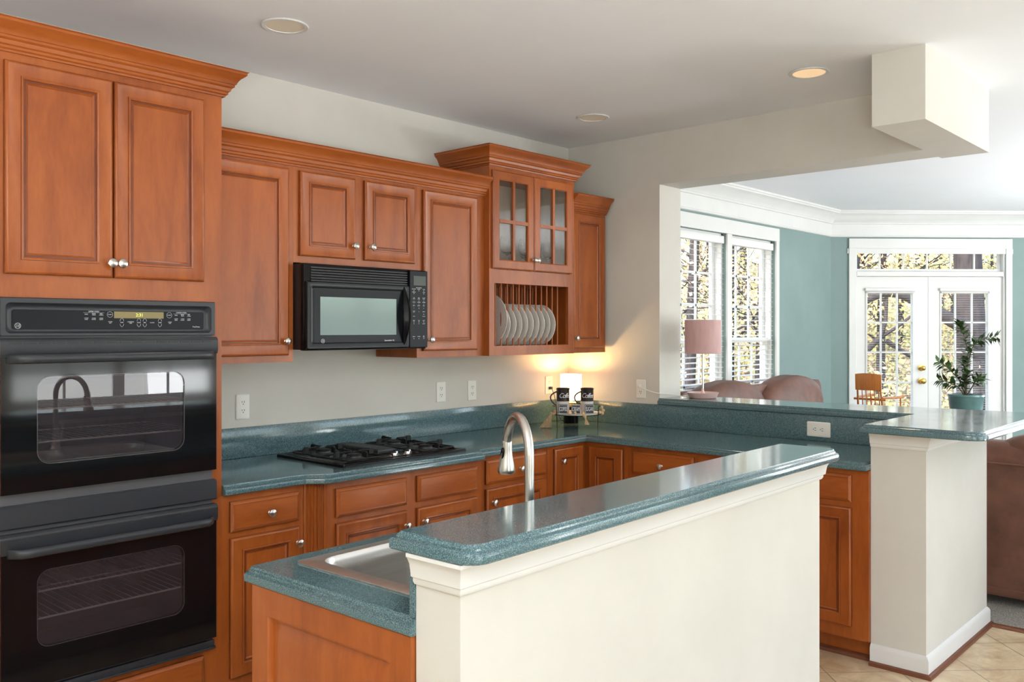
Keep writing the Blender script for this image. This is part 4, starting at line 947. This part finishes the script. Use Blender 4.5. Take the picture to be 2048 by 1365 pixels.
# ================================================================ FAMILY ROOM
def blob(bm, x0, x1, y0, y1, z0, z1, e=2.6, nu=24, nv=14, sag=0):      # superellipsoid cushion
    cx_, cy_, cz_ = (x0+x1)/2, (y0+y1)/2, (z0+z1)/2; ax, ay, az = (x1-x0)/2, (y1-y0)/2, (z1-z0)/2
    f = lambda v: math.copysign(abs(v)**(2/e), v); loops = []
    for j in range(1, nv):
        ph = -math.pi/2+math.pi*j/nv
        loops.append([(cx_+ax*f(math.cos(ph))*f(math.cos(2*math.pi*i/nu)), cy_+ay*f(math.cos(ph))*f(math.sin(2*math.pi*i/nu)), cz_+az*f(math.sin(ph))-sag*abs(f(math.cos(2*math.pi*i/nu)))**3) for i in range(nu)])
    loft(bm, loops)
def sofa(label, loc, rz, w, n, top, back_rake=0):      # local: back along y=0, seat towards -y
    t = thing('sofa', label, 'sofa', loc, rz)
    bm = BM(); box(bm, .06, w-.06, -.90, -.02, .06, .40, bev=.03); mesh('frame', bm, m_leather, t, 40)
    for s_ in (0, 1):
        bm = BM(); x = 0 if s_ == 0 else w-.24; blob(bm, x, x+.24, -.95, -.05, .05, .66, 5); mesh('arm', bm, m_leather, t, 60)
    bm = BM(); loft(bm, [[(x, y, z) for x, y in rr(.05+i, w-.05-i, -.20, 0-j, .04, 4)] for i, j, z in ((0, 0, .055), (0, .005, .5), (.01, .02, top-.18), (.04, .05, top-.10), (.08, .09, top-.07))]); mesh('back', bm, m_leather, t, 50)
    cw = (w-.40)/n
    for k in range(n):
        x = .20+cw*k
        bm = BM(); blob(bm, x+.004, x+cw-.004, -.86, -.22, .36, .54, 5); mesh('seat_cushion', bm, m_leather, t, 60)
        bm = BM(); blob(bm, x-.02, x+cw+.02, -.34, -.03, .50, top, 2.8, 28, 16, sag=.02)
        mesh('back_cushion', bm, m_leather, t, 60)
    for x in (.10, w-.10):
        for y in (-.86, -.08):
            bm = BM(); box(bm, x-.03, x+.03, y-.03, y+.03, .0045, .07); mesh('foot', bm, m_wd, t)
    return t
sofa('brown leather loveseat with its back against the blind-covered windows', (5.42, 3.62, 0), 0, 2.62, 2, 1.125)
t = sofa('brown leather sofa seen from behind, right of the white pillar', (5.372, 1.62, 0), R(90), 2.2, 3, .96)
t.location = (5.372, -.62, 0); t.rotation_euler = (0, 0, R(90))
bm = BM(); box(bm, .05, 2.15, -.010, .004, .055, .10, bev=.004); tube(bm, [(.06, .004, .78), (2.14, .004, .78)], .006, 6); mesh('back_skirt', bm, m_leather, t, 40)

# rocking chair
def rocker():
    t = thing('rocking_chair', 'honey-coloured wooden rocking chair with slatted back by the French doors', 'chair', (8.37, 3.05, .0045), R(84))
    t.scale = (.56, .56, .97)
    for s_ in (-1, 1):
        bm = BM(); pts = [(s_*.25, -.46+.92*k/14, .012+.55*((k/14-.5)**2)*.5) for k in range(15)]; tube(bm, pts, .014, 8); mesh('rocker', bm, m_orange, t)
        for y0_, y1_ in ((-.20, -.22), (.20, .20)):
            bm = BM(); zt_ = .90 if y0_ < 0 else .42; tube(bm, [(s_*.25, y0_, .05), (s_*.24, (y0_+y1_)/2, .3), (s_*.25, y1_, zt_)], [.013, .019, .013], 9); mesh('leg', bm, m_orange, t)
        bm = BM(); tube(bm, [(s_*.26, -.30, .915), (s_*.27, 0, .91), (s_*.21, .34, .92)], [.024, .019, .016], 8)
        for v in bm.verts: v.co.z = .915+(v.co.z-.915)*.6
        mesh('arm', bm, m_orange, t)
        bm = BM(); tube(bm, [(s_*.235, .22, .42), (s_*.21, .31, .8), (s_*.19, .385, 1.03)], [.016, .018, .014], 9); mesh('back_post', bm, m_orange, t)
    bm = BM(); loft(bm, [[(x, y, z) for x, y in rr(-.27, .27, -.27, .25, .06, 4)] for z in (.40, .435)]); mesh('seat', bm, m_orange, t, 40)
    bm = BM(); n = 12; lo = []
    for k in range(n+1):
        u = k/n-.5; y_ = .375+.03*(1-4*u*u); x = u*.44; zt_ = 1.135+.012*(1-4*u*u)
        lo.append([(x, y_, .985), (x, y_+.018, .985), (x, y_+.030, zt_), (x, y_+.012, zt_)])
    loft(bm, lo); mesh('head_rest', bm, m_orange, t, 40)
    for k in range(6):
        x = -.17+.068*k; bm = BM(); tube(bm, [(x*1.3, .22, .43), (x*1.1, .33, .72), (x, .40, 1.0)], [.008, .011, .008], 7); mesh('spindle', bm, m_orange, t)
    bm = BM(); tube(bm, [(-.27, .345, .90), (.27, .345, .90)], .010, 8); mesh('back_rail', bm, m_orange, t)
    for y_ in (-.2, .2): bm = BM(); tube(bm, [(-.245, y_, .2), (.245, y_, .2)], .010, 8); mesh('stretcher', bm, m_orange, t)
rocker()
# potted plant on a round stand
px_, py_ = 8.126, 2.241
t = thing('plant_stand', 'small round wooden pedestal table carrying the potted plant', 'plant stand', (px_, py_, .0045))
bm = BM(); lathe(bm, [(.001, .72), (.19, .72), (.20, .728), (.20, .742), (.19, .748), (.001, .748)], 36); mesh('table_top', bm, m_wd, t)
bm = BM(); lathe(bm, [(.03, .03), (.045, .06), (.03, .12), (.022, .3), (.03, .5), (.022, .62), (.05, .72)], 20); mesh('pedestal', bm, m_wd, t)
for k in range(3): an = R(120*k); bm = BM(); tube(bm, [(.02*math.cos(an), .02*math.sin(an), .12), (.14*math.cos(an), .14*math.sin(an), .07), (.2*math.cos(an), .2*math.sin(an), .014)], [.018, .015, .012], 8); mesh('leg', bm, m_wd, t)
t = thing('potted_plant', 'leafy green houseplant in a teal pot before the right French door', 'plant', (px_, py_, .7530))
bm = BM(); lathe(bm, [(.001, 0), (.095, 0), (.102, .004), (.128, .10), (.138, .195), (.143, .200), (.143, .214), (.134, .214), (.130, .195), (.001, .190)], 36); mesh('pot', bm, m_tealpot, t, 40, label='teal glazed pot')
bm = BM(); lathe(bm, [(.001, .1905), (.129, .1905), (.12, .197), (.001, .2)], 24); mesh('soil', bm, m_soil, t)
rnd = random.Random(5)
sr = Vector((.677, -.736, 0)); fw_ = Vector((.736, .677, 0))      # across / away directions for the stems' lean
stems = [([(0, 0, .19), (-.01, 0, .40), (.02, 0, .56), (-.02, 0, .72), (-.06, .0, .79), (-.05, 0, .82)], 30), ([(0, 0, .19), (.01, 0, .45), (.06, .02, .60), (.10, .02, .67), (.18, 0, .69), (.26, 0, .70)], 22),
         ([(0, 0, .19), (-.05, .02, .34), (-.14, .03, .44), (-.22, .03, .49)], 16), ([(0, 0, .19), (-.08, -.02, .28), (-.17, -.03, .32), (-.24, -.02, .34)], 14), ([(0, 0, .19), (.05, -.03, .30), (.10, -.02, .36), (.14, 0, .34)], 16), ([(0, 0, .19), (.02, .03, .36), (-.02, .02, .50)], 20), ([(0, 0, .19), (-.03, -.03, .30), (.00, -.05, .42)], 18)]
def leaf(bm, p, d, n, ln, w):
    d = d.normalized(); s_ = d.cross(n).normalized(); n = s_.cross(d)
    a0 = bm.verts.new(p); b0 = bm.verts.new(p+d*ln*.4+s_*w); c0 = bm.verts.new(p+d*ln*.45+n*w*.25); d0_ = bm.verts.new(p+d*ln*.4-s_*w); e0 = bm.verts.new(p+d*ln-n*w*.4)
    for q_ in ((a0, b0, c0), (a0, c0, d0_), (b0, e0, c0), (c0, e0, d0_)): bm.faces.new(q_)
for pts, nl in stems:
    W_ = [sr*p[0]+fw_*p[1]+Vector((0, 0, p[2])) for p in pts]
    bm = BM(); tube(bm, W_, [.006-.0008*i for i in range(len(W_))], 7); sm_ = mesh('stem', bm, m_stemg, t)
    bm = BM()
    for k in range(nl):
        u = .25+.75*(k+1)/nl; q_ = u*(len(W_)-1); i = min(int(q_), len(W_)-2); p = W_[i].lerp(W_[i+1], q_-i); tg = (W_[i+1]-W_[i]).normalized()
        an = k*2.4; out = (tg.cross(Vector((math.cos(an), math.sin(an), .2)))).normalized()
        leaf(bm, p, out+tg*.5+Vector((0, 0, -.1)), Vector((0, 0, 1))+out*.2, .065+.025*rnd.random(), .02)
        leaf(bm, p, -out+tg*.6, Vector((0, 0, 1))-out*.3, .055+.025*rnd.random(), .018)
    mesh('foliage', bm, m_leaf, sm_, 60)

# ================================================================ OUTDOORS
rnd = random.Random(11)
bm = BM(); N_ = 26; V = []
for i in range(N_):
    row = []
    for j in range(N_):
        x = 4+66*i/(N_-1); y = -30+80*j/(N_-1); dd = max(0, (x-9)*.75+(y-4)*.66)
        x_ = x; z = -.55+min(6.5, dd*.13)+.25*math.sin(x*.7)*math.sin(y*.5)
        if x < 11.2 and y < 4.2: z = min(z, -.6)
        row.append(bm.verts.new((x_, y, z)))
    V.append(row)
for i in range(N_-1):
    for j in range(N_-1): bm.faces.new((V[i][j], V[i+1][j], V[i+1][j+1], V[i][j+1]))
mesh('ground', bm, m_ground, None, 60)['kind'] = 'structure'
def tree(label, x, y, z, h, r, fol, lean=(0, 0), nb=9, leaves=2200, spread=2.6, low=.25, group='woodland trees outside the windows'):
    t = thing('woodland_tree', label, 'tree', (x, y, z), 0, group)
    bm = BM(); pts = [(lean[0]*u*u*h+.06*math.sin(3*u+x), lean[1]*u*u*h+.06*math.cos(4*u+y), u*h-.3*(u == 0)) for u in [k/8 for k in range(9)]]
    tube(bm, pts, [r*(1.25-1.0*k/8)+.01 for k in range(9)], 10); mesh('trunk', bm, m_bark, t, 60)
    ends = []; bb = BM()
    for k in range(nb):
        u = low+(.95-low)*rnd.random(); i = int(u*8); p = Vector(pts[i]).lerp(Vector(pts[min(8, i+1)]), u*8-i)
        an = rnd.random()*6.283; L_ = spread*(.5+.7*rnd.random())*(1.15-u*.6); d = Vector((math.cos(an), math.sin(an), .25+.5*rnd.random()))
        q = [p]; 
        for s_ in range(5): d = (d+Vector((rnd.uniform(-.35, .35), rnd.uniform(-.35, .35), rnd.uniform(-.2, .25)))).normalized(); q.append(q[-1]+d*L_/5)
        br = r*(.42-.25*u); tube(bb, q, [max(.008, br*(1-s_/5.5)) for s_ in range(6)], 6); ends += q[2:]
        for _ in range(3):
            p2 = q[rnd.randint(2, 4)]; d2 = (d+Vector((rnd.uniform(-1, 1), rnd.uniform(-1, 1), rnd.uniform(-.5, .8)))).normalized(); e = [p2, p2+d2*L_*.2, p2+d2*L_*.38+Vector((0, 0, rnd.uniform(-.1, .2)))]; tube(bb, e, [br*.35, br*.2+.003, .004], 4); ends += e[1:]
    mesh('branches', bb, m_bark, t, 60)
    if leaves:
        lf = BM()
        for _ in range(leaves):
            c = ends[rnd.randrange(len(ends))]; p = c+Vector((rnd.gauss(0, .38), rnd.gauss(0, .38), rnd.gauss(0, .28)))
            a1 = Vector((rnd.uniform(-1, 1), rnd.uniform(-1, 1), rnd.uniform(-1, 1))).normalized(); a2 = a1.orthogonal().normalized(); s_ = rnd.uniform(.02, .05)
            vs = [lf.verts.new(p+a1*s_), lf.verts.new(p+a2*s_*.7), lf.verts.new(p-a1*s_), lf.verts.new(p-a2*s_*.7)]; lf.faces.new(vs)
        mesh('leaves', lf, fol, t, 0)
    return t
FM = [m_fol1, m_fol2, m_fol3]; FN = ['yellow', 'russet', 'olive']
tree('thick grey trunk filling the right French door view', 14.1, 3.85, -.5, 9.5, .2, m_fol1, (-.01, 0), 10, 1500, 3.0, .45, None)
def ray(px, d):
    tt = (px-1024)/1769; return d*(.7362+tt*.6767), d*(.6767-tt*.7362)
# arched dark limb in front of the left door
x, y = ray(1700, 12.5)
t = thing('woodland_tree', 'dark tree with a low arching limb seen through the left French door', 'tree', (x, y, -.5))
bm = BM(); tube(bm, [(0, 0, -.2), (.1, .05, 1.2), (.05, 0, 2.6), (.0, 0, 6)], [.16, .14, .12, .06], 10); mesh('trunk', bm, m_bark, t, 60)
bm = BM(); s1 = Vector((.677, -.736, 0)); P0 = Vector((.05, 0, 2.35))
tube(bm, [s1*u+Vector((0, 0, z+.5)) for u, z in ((.03, 1.80), (.2, 1.93), (.46, 2.04), (.7, 2.03), (.9, 1.95), (1.2, 1.78), (1.48, 1.62), (1.75, 1.5))], [.06, .06, .065, .07, .085, .09, .10, .11], 9)
tube(bm, [s1*u+Vector((0, 0, z+.5)) for u, z in ((.05, 1.1), (.24, 1.22), (.42, 1.4), (.5, 1.62), (.52, 1.98))], [.045, .045, .04, .03, .02], 7); tube(bm, [s1*u+Vector((0, 0, z+.5)) for u, z in ((.42, 1.4), (.66, 1.55), (.88, 1.72), (1.1, 1.9))], [.03, .022, .018, .012], 6)
tube(bm, [P0+s1*.5+Vector((0, 0, -.5)), P0+s1*.9+Vector((0, 0, -.75)), P0+s1*1.3+Vector((0, 0, -.7))], [.04, .03, .015], 6); mesh('branches', bm, m_bark, t, 60)
sp = [(1385, 13), (1420, 18), (1455, 15), (1490, 21), (1520, 14.5), (1550, 18), (1600, 24), (1350, 17), (1720, 19), (1770, 16), (1800, 22), (1850, 18.5), (1905, 24), (1960, 17), (2010, 21), (1740, 27), (1480, 28), (1880, 29), (1400, 26), (2060, 17), (1660, 20), (1540, 30), (1980, 30), (1820, 33)]
for i, (px, d) in enumerate(sp):
    x, y = ray(px, d); dd = max(0, (x-9)*.75+(y-4)*.66); z = -.75+min(6.5, dd*.13)
    tree('slim %s-leaved tree in the woods outside the family room' % FN[i % 3], x, y, z, rnd.uniform(6, 9), rnd.uniform(.035, .075), FM[i % 3], (rnd.uniform(-.02, .02), rnd.uniform(-.02, .02)), 14, 3600, 2.3, .12, group='slim %s trees in the woods' % FN[i % 3])

# low undergrowth and fallen leaves on the slope
lf = BM()
for _ in range(30000):
    px, d = rnd.uniform(1300, 2150), rnd.uniform(12.5, 34); x, y = ray(px, d); dd = max(0, (x-9)*.75+(y-4)*.66)
    z = -.55+min(6.5, dd*.13)+.25*math.sin(x*.7)*math.sin(y*.5)+abs(rnd.gauss(0, .32)); p = Vector((x, y, z))
    a1 = Vector((rnd.uniform(-1, 1), rnd.uniform(-1, 1), rnd.uniform(-1, 1))).normalized(); a2 = a1.orthogonal().normalized(); s_ = rnd.uniform(.02, .06)
    f = lf.faces.new([lf.verts.new(p+a1*s_), lf.verts.new(p+a2*s_*.7), lf.verts.new(p-a1*s_), lf.verts.new(p-a2*s_*.7)]); f.material_index = rnd.randrange(3)
o = mesh('undergrowth_leaves', lf, FM, None, 0); tag(o, 'sparse yellow and olive undergrowth covering the slope outside', 'undergrowth', kind='stuff')
